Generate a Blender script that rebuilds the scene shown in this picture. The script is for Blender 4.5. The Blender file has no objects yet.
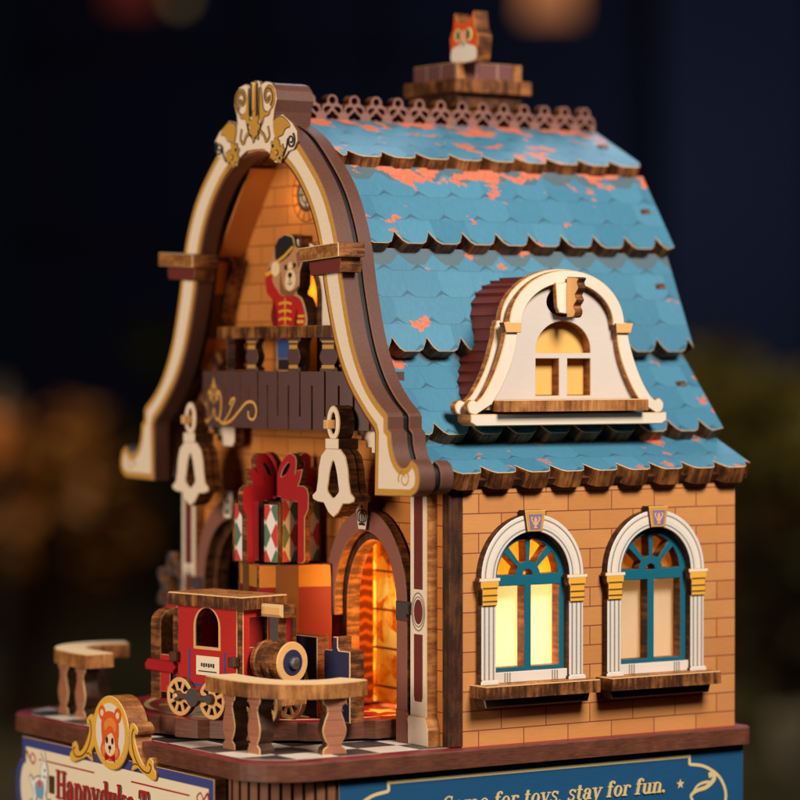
import bpy, bmesh, math, random
from mathutils import Matrix, Vector
from mathutils.geometry import tessellate_polygon
random.seed(7)
S = bpy.context.scene
COL = S.collection
S.unit_settings.system = 'METRIC'
S.unit_settings.scale_length = 0.01          # one unit is one centimetre
R = math.radians
PI = math.pi
CX = -9.1                                     # middle of the toy house front

# ------------------------------------------------------------------ objects
WM = {}                                       # world matrix of every object built
def _link(o, parent, M):
    COL.objects.link(o)
    WM[o] = M.copy()
    if parent is not None:
        o.parent = parent
        o.matrix_basis = WM[parent].inverted() @ M
    else:
        o.matrix_basis = M
    return o
def tag(o, label=None, cat=None, group=None, kind=None):
    if label: o['label'] = label
    if cat: o['category'] = cat
    if group: o['group'] = group
    if kind: o['kind'] = kind
    return o
def thing(name, label, cat, loc=(0, 0, 0), rz=0, group=None):
    o = bpy.data.objects.new(name, None)
    o.empty_display_size = .3
    _link(o, None, Matrix.Translation(loc) @ Matrix.Rotation(rz, 4, 'Z'))
    return tag(o, label, cat, group)
def copy_tree(o, parent, M):
    """copy of o (and everything under it) placed with world matrix M"""
    c = o.copy()
    _link(c, parent, M)
    for ch in [k for k in WM if k.parent == o]:
        copy_tree(ch, c, M @ WM[o].inverted() @ WM[ch])
    return c
def mesh_obj(name, bm, mats, parent=None, M=Matrix.Identity(4), smooth=False):
    me = bpy.data.meshes.new(name)
    bm.to_mesh(me); bm.free()
    for m in mats: me.materials.append(m)
    if smooth:
        for p in me.polygons: p.use_smooth = True
    return _link(bpy.data.objects.new(name, me), parent, M)
def frame(o, x, y):
    x = Vector(x).normalized(); y = Vector(y).normalized(); z = x.cross(y)
    m = Matrix((x, y, z)).transposed().to_4x4(); m.translation = Vector(o)
    return m
def FR(y, u=0, z=0): return frame((CX + u, y, z), (1, 0, 0), (0, 0, 1))     # faces the front; local x from the middle, local y up
def SD(x, y=0, z=0): return frame((x, y, z), (0, 1, 0), (0, 0, 1))          # faces the side; local x to the back, local y up
def TP(z, x=0, y=0): return Matrix.Translation((x, y, z))                    # lies flat

# ------------------------------------------------------------------ 2D shapes
def spline(pts, n=8, closed=False):
    P = [Vector(p) for p in pts]; out = []; L = len(P)
    for i in range(L if closed else L - 1):
        a = P[(i - 1) % L] if (closed or i > 0) else P[0] * 2 - P[1]
        b = P[i]; c = P[(i + 1) % L]
        d = P[(i + 2) % L] if (closed or i + 2 < L) else c * 2 - b
        for k in range(n):
            t = k / n
            out.append(tuple(0.5 * ((2 * b) + (c - a) * t + (2 * a - 5 * b + 4 * c - d) * t * t + (3 * b - a - 3 * c + d) * t ** 3)))
    if not closed: out.append(tuple(P[-1]))
    return out
def arc(cx, cy, r, a0, a1, n=16, ry=None):
    ry = r if ry is None else ry
    return [(cx + r * math.cos(R(a0 + (a1 - a0) * i / n)), cy + ry * math.sin(R(a0 + (a1 - a0) * i / n))) for i in range(n + 1)]
def circle(cx, cy, r, n=32, ry=None): return arc(cx, cy, r, 0, 360, n, ry)[:-1]
def rect(x0, y0, x1, y1): return [(x0, y0), (x1, y0), (x1, y1), (x0, y1)]
def mirror(half): return half + [(-x, y) for x, y in reversed(half) if abs(x) > 1e-5]
def area(p): return sum(p[i][0] * p[(i + 1) % len(p)][1] - p[(i + 1) % len(p)][0] * p[i][1] for i in range(len(p))) / 2
def ccw(p): return p if area(p) > 0 else p[::-1]
def clean(p):
    q = [p[0]]
    for a in p[1:]:
        if (a[0] - q[-1][0]) ** 2 + (a[1] - q[-1][1]) ** 2 > 1e-7: q.append(a)
    if (q[0][0] - q[-1][0]) ** 2 + (q[0][1] - q[-1][1]) ** 2 < 1e-7: q.pop()
    return q
def inset(p, d):
    """shrinks a ccw ring by d (grows a cw one: a hole)"""
    out = []; n = len(p)
    for i in range(n):
        a, b, c = Vector(p[i - 1]), Vector(p[i]), Vector(p[(i + 1) % n])
        e, f = (b - a).normalized(), (c - b).normalized()
        n1, n2 = Vector((-e.y, e.x)), Vector((-f.y, f.x))
        m = n1 + n2
        if m.length < 1e-4: out.append(tuple(b + n1 * d)); continue
        m.normalize()
        out.append(tuple(b + m * (d / max(.5, m.dot(n1)))))
    return out
def offset_line(p, d):
    out = []; n = len(p)
    for i in range(n):
        a, b, c = Vector(p[max(0, i - 1)]), Vector(p[i]), Vector(p[min(n - 1, i + 1)])
        t = (c - a).normalized()
        out.append(tuple(b + Vector((-t.y, t.x)) * d))
    return out
def add_plate(bm, outer, holes=(), t=.3, z=0, bev=.025, mi=(0, 1, 2, 1)):
    """prism: outline in local xy, face at local z, body behind it; mi = face, side, chamfer, back"""
    rings = [ccw(clean(list(outer)))] + [ccw(clean(list(h)))[::-1] for h in holes]
    fr = [inset(r, bev) for r in rings] if bev else rings
    tris = tessellate_polygon([[Vector((x, y, 0)) for x, y in r] for r in fr])
    F = []; B = []; Fi = []
    for r, f in zip(rings, fr):
        fv = [bm.verts.new((x, y, z)) for x, y in f]
        mv = [bm.verts.new((x, y, z - bev)) for x, y in r] if bev else fv
        bv = [bm.verts.new((x, y, z - t)) for x, y in r]
        F += fv; B += bv
        n = len(r)
        for i in range(n):
            j = (i + 1) % n
            if bev:
                bm.faces.new((mv[i], mv[j], fv[j], fv[i])).material_index = mi[2]
            bm.faces.new((bv[i], bv[j], mv[j], mv[i])).material_index = mi[1]
    for tri in tris:
        a, b, c = tri
        va, vb, vc = F[a].co, F[b].co, F[c].co
        if ((vb - va).cross(vc - va)).z < 0: b, c = c, b
        try:
            bm.faces.new((F[a], F[b], F[c])).material_index = mi[0]
            bm.faces.new((B[a], B[c], B[b])).material_index = mi[3]
        except ValueError: pass
def plate(name, outer, mats, parent, M, holes=(), t=.3, bev=.025):
    bm = bmesh.new()
    add_plate(bm, outer, holes, t, 0, bev)
    if len(mats) == 2: mats = (mats[0], mats[1], mats[1])
    return mesh_obj(name, bm, mats, parent, M)
def ribbon(pts, w0, w1=None, cap=False):
    """a stroke of given width turned into an outline"""
    w1 = w0 if w1 is None else w1
    n = len(pts)
    ws = [w0 + (w1 - w0) * i / max(1, n - 1) for i in range(n)]
    a, b = [], []
    for i, p in enumerate(pts):
        p0, p1 = Vector(pts[max(0, i - 1)]), Vector(pts[min(n - 1, i + 1)])
        t = (p1 - p0)
        t = t.normalized() if t.length > 1e-9 else Vector((1, 0))
        nn = Vector((-t.y, t.x)) * ws[i] / 2
        a.append(tuple(Vector(p) + nn)); b.append(tuple(Vector(p) - nn))
    return a + b[::-1]
def print_sheet(name, polys, mat, parent, M, lift=.008, thick=None, fn=None):
    """thin printed ink / veneer shapes lying on a face (each a hair above the one before)"""
    bm = bmesh.new()
    for k, p in enumerate(polys):
        holes = ()
        if isinstance(p, tuple) and len(p) == 2 and isinstance(p[0], list): p, holes = p[0], [p[1]]
        zz = lift + k * .0007
        add_plate(bm, p, holes, lift + k * .0007 - .001, zz, 0, (0, 0, 0, 0))
    if fn:
        for v in bm.verts: v.co = fn(v.co)
    return mesh_obj(name, bm, [mat], parent, M)
def add_box(bm, c, s, rot=None, mi=0, bev=.02):
    r = bmesh.ops.create_cube(bm, size=1)
    vs = r['verts']
    for v in vs:
        v.co = Vector((v.co.x * s[0], v.co.y * s[1], v.co.z * s[2]))
    fs = set(f for v in vs for f in v.link_faces)
    for f in fs: f.material_index = mi
    if bev:
        es = list(set(e for v in vs for e in v.link_edges))
        r2 = bmesh.ops.bevel(bm, geom=es, offset=bev, segments=1, affect='EDGES', profile=.5)
        vs = list(set(v for f in r2['faces'] for v in f.verts) | set(v for v in vs if v.is_valid))
    for v in vs:
        co = v.co
        if rot is not None: co = rot @ co
        v.co = co + Vector(c)
def box(name, c, s, mats, parent, M=Matrix.Identity(4), bev=.02):
    bm = bmesh.new(); add_box(bm, (0, 0, 0), s, None, 0, bev)
    return mesh_obj(name, bm, mats, parent, M @ Matrix.Translation(c))
def add_lathe(bm, prof, M=Matrix.Identity(4), seg=28, mi=0, mis=None):
    rings = []
    for r, h in prof:
        rings.append([bm.verts.new(M @ Vector((r * math.cos(2 * PI * k / seg), r * math.sin(2 * PI * k / seg), h))) for k in range(seg)])
    for i in range(len(rings) - 1):
        for k in range(seg):
            f = bm.faces.new((rings[i][k], rings[i][(k + 1) % seg], rings[i + 1][(k + 1) % seg], rings[i + 1][k]))
            f.material_index = mis[i] if mis else mi
    bm.faces.new(rings[0][::-1]).material_index = mis[0] if mis else mi
    bm.faces.new(rings[-1]).material_index = mis[-1] if mis else mi
def lathe(name, prof, mats, parent, M, seg=28, mis=None):
    bm = bmesh.new(); add_lathe(bm, prof, Matrix.Identity(4), seg, 0, mis)
    return mesh_obj(name, bm, mats, parent, M)

# ------------------------------------------------------------------ materials
def srgb(r, g, b):
    f = lambda c: (c / 12.92 if c <= .04045 else ((c + .055) / 1.055) ** 2.4)
    return (f(r / 255), f(g / 255), f(b / 255), 1)
class NT:
    def __init__(s, name):
        s.m = bpy.data.materials.new(name); s.m.use_nodes = True
        s.t = s.m.node_tree; s.b = s.t.nodes['Principled BSDF']
    def n(s, typ, **kw):
        x = s.t.nodes.new(typ)
        for k, v in kw.items(): setattr(x, k, v)
        return x
    def set(s, sock, v):
        if hasattr(v, 'is_output') or isinstance(v, bpy.types.NodeSocket): s.t.links.new(v, sock)
        else: sock.default_value = v
    def math(s, op, a, b=0., c=0.):
        x = s.n('ShaderNodeMath', operation=op)
        for i, v in enumerate((a, b, c)): s.set(x.inputs[i], v)
        return x.outputs[0]
    def mix(s, f, a, b, blend='MIX'):
        x = s.n('ShaderNodeMix', data_type='RGBA', blend_type=blend)
        s.set(x.inputs['Factor'], f); s.set(x.inputs[6], a); s.set(x.inputs[7], b)
        return x.outputs[2]
    def coords(s, scale=(1, 1, 1), loc=(0, 0, 0)):
        t = s.n('ShaderNodeTexCoord'); mp = s.n('ShaderNodeMapping')
        s.t.links.new(t.outputs['Object'], mp.inputs['Vector'])
        mp.inputs['Scale'].default_value = scale; mp.inputs['Location'].default_value = loc
        return mp.outputs[0]
    def noise(s, vec, scale, detail=4., rough=.6):
        x = s.n('ShaderNodeTexNoise')
        s.t.links.new(vec, x.inputs['Vector'])
        x.inputs['Scale'].default_value = scale; x.inputs['Detail'].default_value = detail; x.inputs['Roughness'].default_value = rough
        return x.outputs['Fac']
    def ramp(s, f, stops):
        x = s.n('ShaderNodeValToRGB')
        el = x.color_ramp.elements
        while len(el) < len(stops): el.new(.5)
        for e, (p, c) in zip(el, stops): e.position = p; e.color = c
        s.set(x.inputs[0], f)
        return x.outputs[0]
    def sep(s, vec):
        x = s.n('ShaderNodeSeparateXYZ'); s.t.links.new(vec, x.inputs[0]); return x.outputs
    def bump(s, h, strength=.3, dist=.02):
        x = s.n('ShaderNodeBump'); x.inputs['Strength'].default_value = strength; x.inputs['Distance'].default_value = dist
        s.t.links.new(h, x.inputs['Height']); s.t.links.new(x.outputs[0], s.b.inputs['Normal'])
    def color(s, c): s.set(s.b.inputs['Base Color'], c)
    def rough(s, v): s.set(s.b.inputs['Roughness'], v)
def scale_c(c, k): return (min(1, c[0] * k), min(1, c[1] * k), min(1, c[2] * k), 1)
def printed(name, rgb, var=.13, rough=.55, grain=.5, finish=None):
    """ink printed on birch plywood: fine grain, speckle"""
    m = NT(name); c = srgb(*rgb); co = m.coords()
    n1 = m.noise(m.coords((1.2, 9, 9)), 1.6, 5)
    n2 = m.noise(co, 26, 2)
    f = m.math('ADD', m.math('MULTIPLY', n1, .55), m.math('MULTIPLY', n2, .45))
    f = m.math('MULTIPLY_ADD', f, 2.2, -.6)
    col = m.mix(f, scale_c(c, 1 - var), scale_c(c, 1 + var))
    if finish: col = finish(m, col, co)
    m.color(col)
    m.rough(m.math('MULTIPLY_ADD', n2, .2, rough - .1))
    m.b.inputs['Specular IOR Level'].default_value = .35
    m.bump(m.math('ADD', m.math('MULTIPLY', n1, .6), n2), .25 * grain, .02)
    return m.m
def burnt(name, dark, mid, light, ply=True):
    """laser-cut plywood edge: scorched streaks across the thickness"""
    m = NT(name)
    a = m.noise(m.coords((1, 1, .12)), 5.5, 5, .65)
    b = m.noise(m.coords((1, 1, 1)), 1.1, 3)
    c = m.noise(m.coords((3, 3, 3)), 9, 2)
    f = m.math('ADD', m.math('MULTIPLY', a, .62), m.math('ADD', m.math('MULTIPLY', b, .5), m.math('MULTIPLY', c, .2)))
    col = m.ramp(f, [(.44, srgb(*dark)), (.62, srgb(*mid)), (.82, srgb(*light))])
    m.color(col); m.rough(.6)
    m.b.inputs['Specular IOR Level'].default_value = .3
    m.bump(a, .4, .02)
    return m.m
BURNT = burnt('burnt_ply_edge', (18, 9, 5), (80, 43, 20), (172, 110, 58))
BURNT_DARK = burnt('dark_burnt_ply_edge', (20, 11, 8), (58, 33, 21), (104, 64, 40))
BURNT_WARM = burnt('toasted_ply_edge', (62, 32, 14), (138, 84, 42), (196, 140, 82))
EDGE = printed('bare_birch_arris', (208, 170, 122), .12)
EDGE_BROWN = printed('brown_arris', (128, 92, 76), .12)
IVORY = printed('ivory_print', (246, 226, 206), .06)
WHITE = printed('white_print', (236, 226, 214), .05)
FRAME_WHITE = printed('cream_white_print', (228, 218, 202), .05)
PANEL_WHITE = printed('cool_white_print', (214, 206, 200), .05)
GOLD = printed('gold_print', (204, 152, 66), .15)
GOLD_LIGHT = printed('yellow_gold_print', (236, 178, 62), .1)
MAROON = printed('maroon_print', (112, 48, 44), .12)
MAROON_PLANK = printed('maroon_plank_print', (104, 42, 34), .15)
BROWN_EDGE = printed('brown_stained_edge', (94, 60, 50), .3, .5)
DARK_GROOVE = printed('black_groove', (34, 28, 32), .15, .4)
PLUM = printed('dark_plum_print', (92, 64, 64), .12)
MAUVE = printed('mauve_brown_print', (142, 92, 80), .12)
PINK_WOOD = printed('rosy_turned_wood_print', (162, 106, 80), .25)
RED = printed('red_print', (186, 36, 32), .14)
DEEP_RED = printed('deep_red_print', (168, 20, 30), .12)
NAVY = printed('navy_print', (40, 43, 80), .2)
SIGN_BLUE = printed('sign_blue_print', (66, 72, 136), .12)
CREAM = printed('cream_paper_print', (246, 230, 202), .05)
YELLOW = printed('mustard_print', (186, 120, 42), .1)
BOX_RED = printed('toy_box_red_print', (118, 12, 24), .14)
BROWN_BAND = printed('brown_band_print', (108, 70, 34), .12)
BLACK = printed('black_print', (36, 34, 38), .15)
SMOKE = printed('charcoal_print', (76, 68, 70), .12)
TAN = printed('tan_wood_print', (228, 176, 112), .1)
TEAL = printed('teal_print', (22, 104, 128), .12, .45)
GREY_PRINT = printed('grey_print', (150, 140, 132), .1)
SILVER = printed('silver_print', (226, 222, 216), .05)
VIOLET = printed('violet_print', (124, 112, 170), .1)
ORANGE_FUR = printed('orange_fur_print', (226, 98, 36), .22)
CAT_FUR = printed('ginger_cat_print', (224, 84, 36), .2)
BEAR_FUR = printed('tan_fur_print', (196, 142, 100), .2)
BLUSH = printed('muzzle_cream_print', (246, 216, 178), .06)
DARK_RED_INK = printed('red_ink', (168, 40, 38), .12)
INK_SHADOW = printed('grey_ink_shadow', (128, 106, 98), .1)
PALE_BLUE = printed('pale_blue_print', (120, 170, 206), .08)
PALE_GOLD = printed('pale_gold_ink', (226, 204, 146), .08)
BLUE_TROUSER = printed('blue_trouser_print', (58, 84, 140), .12)
STEEL = NT('steel_screw'); STEEL.color(srgb(170, 172, 178)); STEEL.b.inputs['Metallic'].default_value = 1; STEEL.rough(.35); STEEL = STEEL.m
GREEN_PRINT = printed('green_print', (72, 112, 92), .12)

def brick_mat(name, c1, c2, mortar, w, h, loc, squash=1.0):
    m = NT(name)
    bt = m.n('ShaderNodeTexBrick'); m.t.links.new(m.coords((1, 1, 1), loc), bt.inputs['Vector'])
    n1 = m.noise(m.coords((1.2, 9, 9)), 1.6, 5); n2 = m.noise(m.coords(), 26, 2)
    ed = m.noise(m.coords(), 3.2, 4)
    f = m.math('MULTIPLY_ADD', m.math('ADD', m.math('MULTIPLY', n1, .5), m.math('MULTIPLY', n2, .5)), 2.2, -.6)
    ca = m.mix(f, scale_c(srgb(*c1), .88), scale_c(srgb(*c1), 1.1)); cb = m.mix(f, scale_c(srgb(*c2), .88), scale_c(srgb(*c2), 1.1))
    m.t.links.new(ca, bt.inputs['Color1']); m.t.links.new(cb, bt.inputs['Color2'])
    bt.inputs['Mortar'].default_value = srgb(*mortar)
    bt.inputs['Scale'].default_value = 1; bt.inputs['Mortar Size'].default_value = .022; bt.inputs['Mortar Smooth'].default_value = .25
    bt.inputs['Brick Width'].default_value = w; bt.inputs['Row Height'].default_value = h; bt.offset = .5
    stain = m.math('MULTIPLY', m.math('SUBTRACT', m.noise(m.coords(), .55, 5), .5), .5)
    col = m.mix(m.math('MAXIMUM', stain, 0), bt.outputs['Color'], srgb(150, 84, 44))
    m.color(col); m.rough(.55); m.b.inputs['Specular IOR Level'].default_value = .3
    m.bump(m.math('SUBTRACT', m.math('MULTIPLY', n2, .35), bt.outputs['Fac']), .3, .02)
    return m.m
BRICK_SIDE = brick_mat('tan_brick_print', (214, 150, 90), (200, 135, 77), (132, 70, 50), 1.84, .658, (.25, .156, 0))
BRICK_FRONT = brick_mat('amber_brick_print', (206, 132, 66), (196, 121, 58), (128, 62, 28), 1.84, .69, (.4, .25, 0))
LINING = printed('amber_lining_print', (196, 122, 60), .08)

def roof_mat(name, L, W=1.41, H=1.02, seed=0., leaf_top=.5, leaf_all=.12):
    """blue fish-scale shingle print with fallen coral leaves; local x along the ridge, y up the slope"""
    m = NT(name); co = m.coords(); x, y, _ = m.sep(co)
    row = m.math('FLOOR', m.math('DIVIDE', y, H))
    fv = m.math('FRACT', m.math('DIVIDE', y, H))
    fu = m.math('FRACT', m.math('ADD', m.math('DIVIDE', x, W), m.math('MULTIPLY', m.math('MODULO', m.math('ADD', row, 10), 2.), .5)))
    d = m.math('SUBTRACT', .5, m.math('ABSOLUTE', m.math('SUBTRACT', fu, .5)))       # 0 on the joint between two shingles
    tri = m.math('MAXIMUM', m.math('SUBTRACT', .26, m.math('MULTIPLY', d, 1.15)), 0.)
    t_lo = m.math('MULTIPLY', tri, .52)
    peak = m.math('MULTIPLY', m.math('LESS_THAN', fv, tri), m.math('GREATER_THAN', fv, t_lo))
    line = m.math('MULTIPLY', m.math('LESS_THAN', m.math('ABSOLUTE', m.math('SUBTRACT', fv, tri)), .022), .75)
    joint = m.math('MULTIPLY', m.math('LESS_THAN', d, .006), .5)
    tone = m.n('ShaderNodeTexWhiteNoise', noise_dimensions='2D')
    cmb = m.n('ShaderNodeCombineXYZ')
    m.t.links.new(m.math('FLOOR', m.math('ADD', m.math('DIVIDE', x, W), m.math('MULTIPLY', m.math('MODULO', m.math('ADD', row, 10), 2.), .5))), cmb.inputs[0])
    m.t.links.new(row, cmb.inputs[1]); m.t.links.new(cmb.outputs[0], tone.inputs[0])
    n1 = m.noise(m.coords((6, 1.2, 6)), 2.2, 5); n2 = m.noise(co, 26, 2)
    f = m.math('ADD', m.math('MULTIPLY', n1, .5), m.math('ADD', m.math('MULTIPLY', n2, .35), m.math('MULTIPLY', tone.outputs[0], .3)))
    col = m.mix(f, srgb(41, 99, 133), srgb(87, 151, 183))
    ink = m.math('MAXIMUM', m.math('MAXIMUM', peak, line), joint)
    col = m.mix(m.math('MULTIPLY', ink, .7), col, srgb(52, 84, 100))
    # the topmost course is printed slate grey with a zigzag lower edge
    d2 = m.math('ABSOLUTE', m.math('SUBTRACT', m.math('FRACT', m.math('DIVIDE', x, W)), .5))
    edge = m.math('SUBTRACT', L - .62, m.math('MULTIPLY', m.math('MAXIMUM', m.math('SUBTRACT', d2, .2), 0.), -1.3))
    grey = m.math('GREATER_THAN', y, edge)
    col = m.mix(m.math('MULTIPLY', grey, .85), col, m.mix(n2, srgb(72, 92, 104), srgb(98, 116, 124)))
    # leaves
    dist = m.noise(m.coords((1, 1, 1), (seed, seed, 0)), 3.5, 3)
    vec = m.n('ShaderNodeVectorMath', operation='ADD')
    m.t.links.new(m.coords((1, 1.35, 1), (seed * 3.1, seed, 0)), vec.inputs[0])
    cv = m.n('ShaderNodeCombineXYZ'); m.t.links.new(m.math('MULTIPLY', dist, .9), cv.inputs[0]); m.t.links.new(m.math('MULTIPLY', dist, -.7), cv.inputs[1])
    m.t.links.new(cv.outputs[0], vec.inputs[1])
    fine = m.noise(vec.outputs[0], 1.15, 3, .5)
    big = m.noise(m.coords((.8, .45, 1), (seed * 7.7, 0, 0)), .75, 1)
    topw = m.math('MULTIPLY', m.math('SMOOTH_MAX', m.math('SUBTRACT', m.math('DIVIDE', y, L), .55), 0., .1), leaf_top)
    thr = m.math('ADD', m.math('ADD', fine, m.math('MULTIPLY', m.math('SUBTRACT', big, .5), .75)), m.math('ADD', topw, leaf_all - .12))
    leaf = m.math('GREATER_THAN', thr, .685)
    lc = m.mix(m.noise(m.coords((1, 1, 1), (seed, 3, 0)), 6, 3), srgb(182, 80, 58), srgb(226, 142, 112))
    col = m.mix(leaf, col, lc)
    m.color(col); m.rough(.5); m.b.inputs['Specular IOR Level'].default_value = .35
    m.bump(m.math('SUBTRACT', m.math('MULTIPLY', m.math('ADD', n1, n2), .3), ink), .3, .02)
    return m.m

def checker_mat():
    m = NT('chequered_floor_print'); co = m.coords()
    ck = m.n('ShaderNodeTexChecker'); m.t.links.new(co, ck.inputs['Vector']); ck.inputs['Scale'].default_value = .64
    n = m.noise(co, 8, 4)
    m.color(m.mix(ck.outputs['Fac'], m.mix(n, srgb(48, 44, 50), srgb(84, 76, 78)), m.mix(n, srgb(216, 204, 190), srgb(250, 242, 232))))
    m.rough(.35); return m.m
CHECK = checker_mat()

def plank_mat():
    m = NT('brown_stained_plinth_edge'); n = m.noise(m.coords((.6, .6, 7)), 3, 6, .65); c = m.noise(m.coords(), 1.2, 4)
    m.color(m.ramp(m.math('ADD', m.math('MULTIPLY', n, .6), m.math('MULTIPLY', c, .4)), [(.3, srgb(62, 32, 24)), (.55, srgb(108, 62, 46)), (.8, srgb(146, 92, 68))]))
    m.rough(.5); m.bump(n, .3, .02); return m.m
PLINTH_EDGE = plank_mat()
PLATE_TOP = printed('crimson_floor_border', (128, 36, 48), .15, .4)
BOX_BLUE = printed('plinth_blue_print', (30, 84, 130), .16, .5)
FLUTE = printed('fluted_brown_board', (128, 84, 64), .2)

def diamond_mat():
    m = NT('harlequin_print'); x, y, _ = m.sep(m.coords())
    a = m.math('ADD', m.math('DIVIDE', x, .52), m.math('DIVIDE', y, .92)); b = m.math('SUBTRACT', m.math('DIVIDE', x, .52), m.math('DIVIDE', y, .92))
    ia, ib = m.math('FLOOR', a), m.math('FLOOR', b)
    par = m.math('MODULO', m.math('ADD', m.math('ADD', ia, ib), 40.), 2.)
    col2 = m.math('MODULO', m.math('ADD', m.math('FLOOR', m.math('DIVIDE', m.math('ADD', ia, 20.), 1.)), 40.), 2.)
    col = m.mix(col2, srgb(84, 124, 102), srgb(206, 58, 60))
    n = m.noise(m.coords(), 26, 2)
    m.color(m.mix(par, col, m.mix(n, srgb(226, 218, 212), srgb(250, 246, 242)))); m.rough(.5)
    return m.m
HARLEQUIN = diamond_mat()

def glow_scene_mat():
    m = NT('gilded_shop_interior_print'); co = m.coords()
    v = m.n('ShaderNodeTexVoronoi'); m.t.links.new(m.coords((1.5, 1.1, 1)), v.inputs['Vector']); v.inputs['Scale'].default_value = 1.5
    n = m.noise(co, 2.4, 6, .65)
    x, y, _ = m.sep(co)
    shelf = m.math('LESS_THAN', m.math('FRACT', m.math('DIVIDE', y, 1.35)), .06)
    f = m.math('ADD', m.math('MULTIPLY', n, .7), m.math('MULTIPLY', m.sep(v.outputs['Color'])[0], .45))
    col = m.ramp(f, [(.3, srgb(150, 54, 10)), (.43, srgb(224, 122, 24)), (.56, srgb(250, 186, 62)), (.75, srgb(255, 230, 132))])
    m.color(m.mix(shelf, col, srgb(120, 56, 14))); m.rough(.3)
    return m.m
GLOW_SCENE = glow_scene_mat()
def carved_mat():
    m = NT('carved_amber_print'); x, y, _ = m.sep(m.coords())
    w = m.n('ShaderNodeTexWave', wave_type='RINGS'); m.t.links.new(m.coords((2.2, .9, 1)), w.inputs['Vector'])
    w.inputs['Scale'].default_value = .9; w.inputs['Distortion'].default_value = 3.5; w.inputs['Detail'].default_value = 1
    m.b.inputs['Specular IOR Level'].default_value = .05
    m.color(m.ramp(w.outputs['Fac'], [(.2, srgb(92, 36, 9)), (.6, srgb(112, 46, 12)), (.95, srgb(150, 72, 20))])); m.rough(.8)
    return m.m
CARVED = carved_mat()
AMBER = printed('amber_inner_wall', (236, 160, 60), .08)
def pane_mat(name, rgb, trans=.8):
    m = NT(name); t = m.n('ShaderNodeBsdfTranslucent'); t.inputs[0].default_value = srgb(*rgb)
    g = m.n('ShaderNodeBsdfDiffuse'); g.inputs[0].default_value = srgb(*rgb)
    mx = m.n('ShaderNodeMixShader'); mx.inputs[0].default_value = trans
    m.t.links.new(g.outputs[0], mx.inputs[1]); m.t.links.new(t.outputs[0], mx.inputs[2])
    m.t.links.new(mx.outputs[0], m.t.nodes['Material Output'].inputs[0])
    return m.m
PANE = pane_mat('frosted_amber_pane', (255, 208, 112))
PANE_CREAM = pane_mat('frosted_cream_pane', (255, 242, 220), .7)
PANE_DORMER = printed('amber_paper_pane', (240, 192, 108), .05)
def glass_mat():
    m = NT('clock_window_print'); n = m.noise(m.coords(), 4, 3)
    m.color(m.mix(n, srgb(96, 100, 106), srgb(188, 186, 182))); m.rough(.25); return m.m
CLOCKGLASS = glass_mat()
def leaf_mat(name, a, b):
    m = NT(name); n = m.noise(m.coords(), .25, 3)
    m.color(m.mix(n, srgb(*a), srgb(*b))); m.rough(.6)
    m.b.inputs['Transmission Weight'].default_value = 0
    return m.m
def ground_mat():
    m = NT('dark_garden_soil'); n = m.noise(m.coords(), .02, 6)
    m.color(m.mix(n, srgb(34, 34, 24), srgb(66, 62, 46))); m.rough(.9); return m.m

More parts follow.
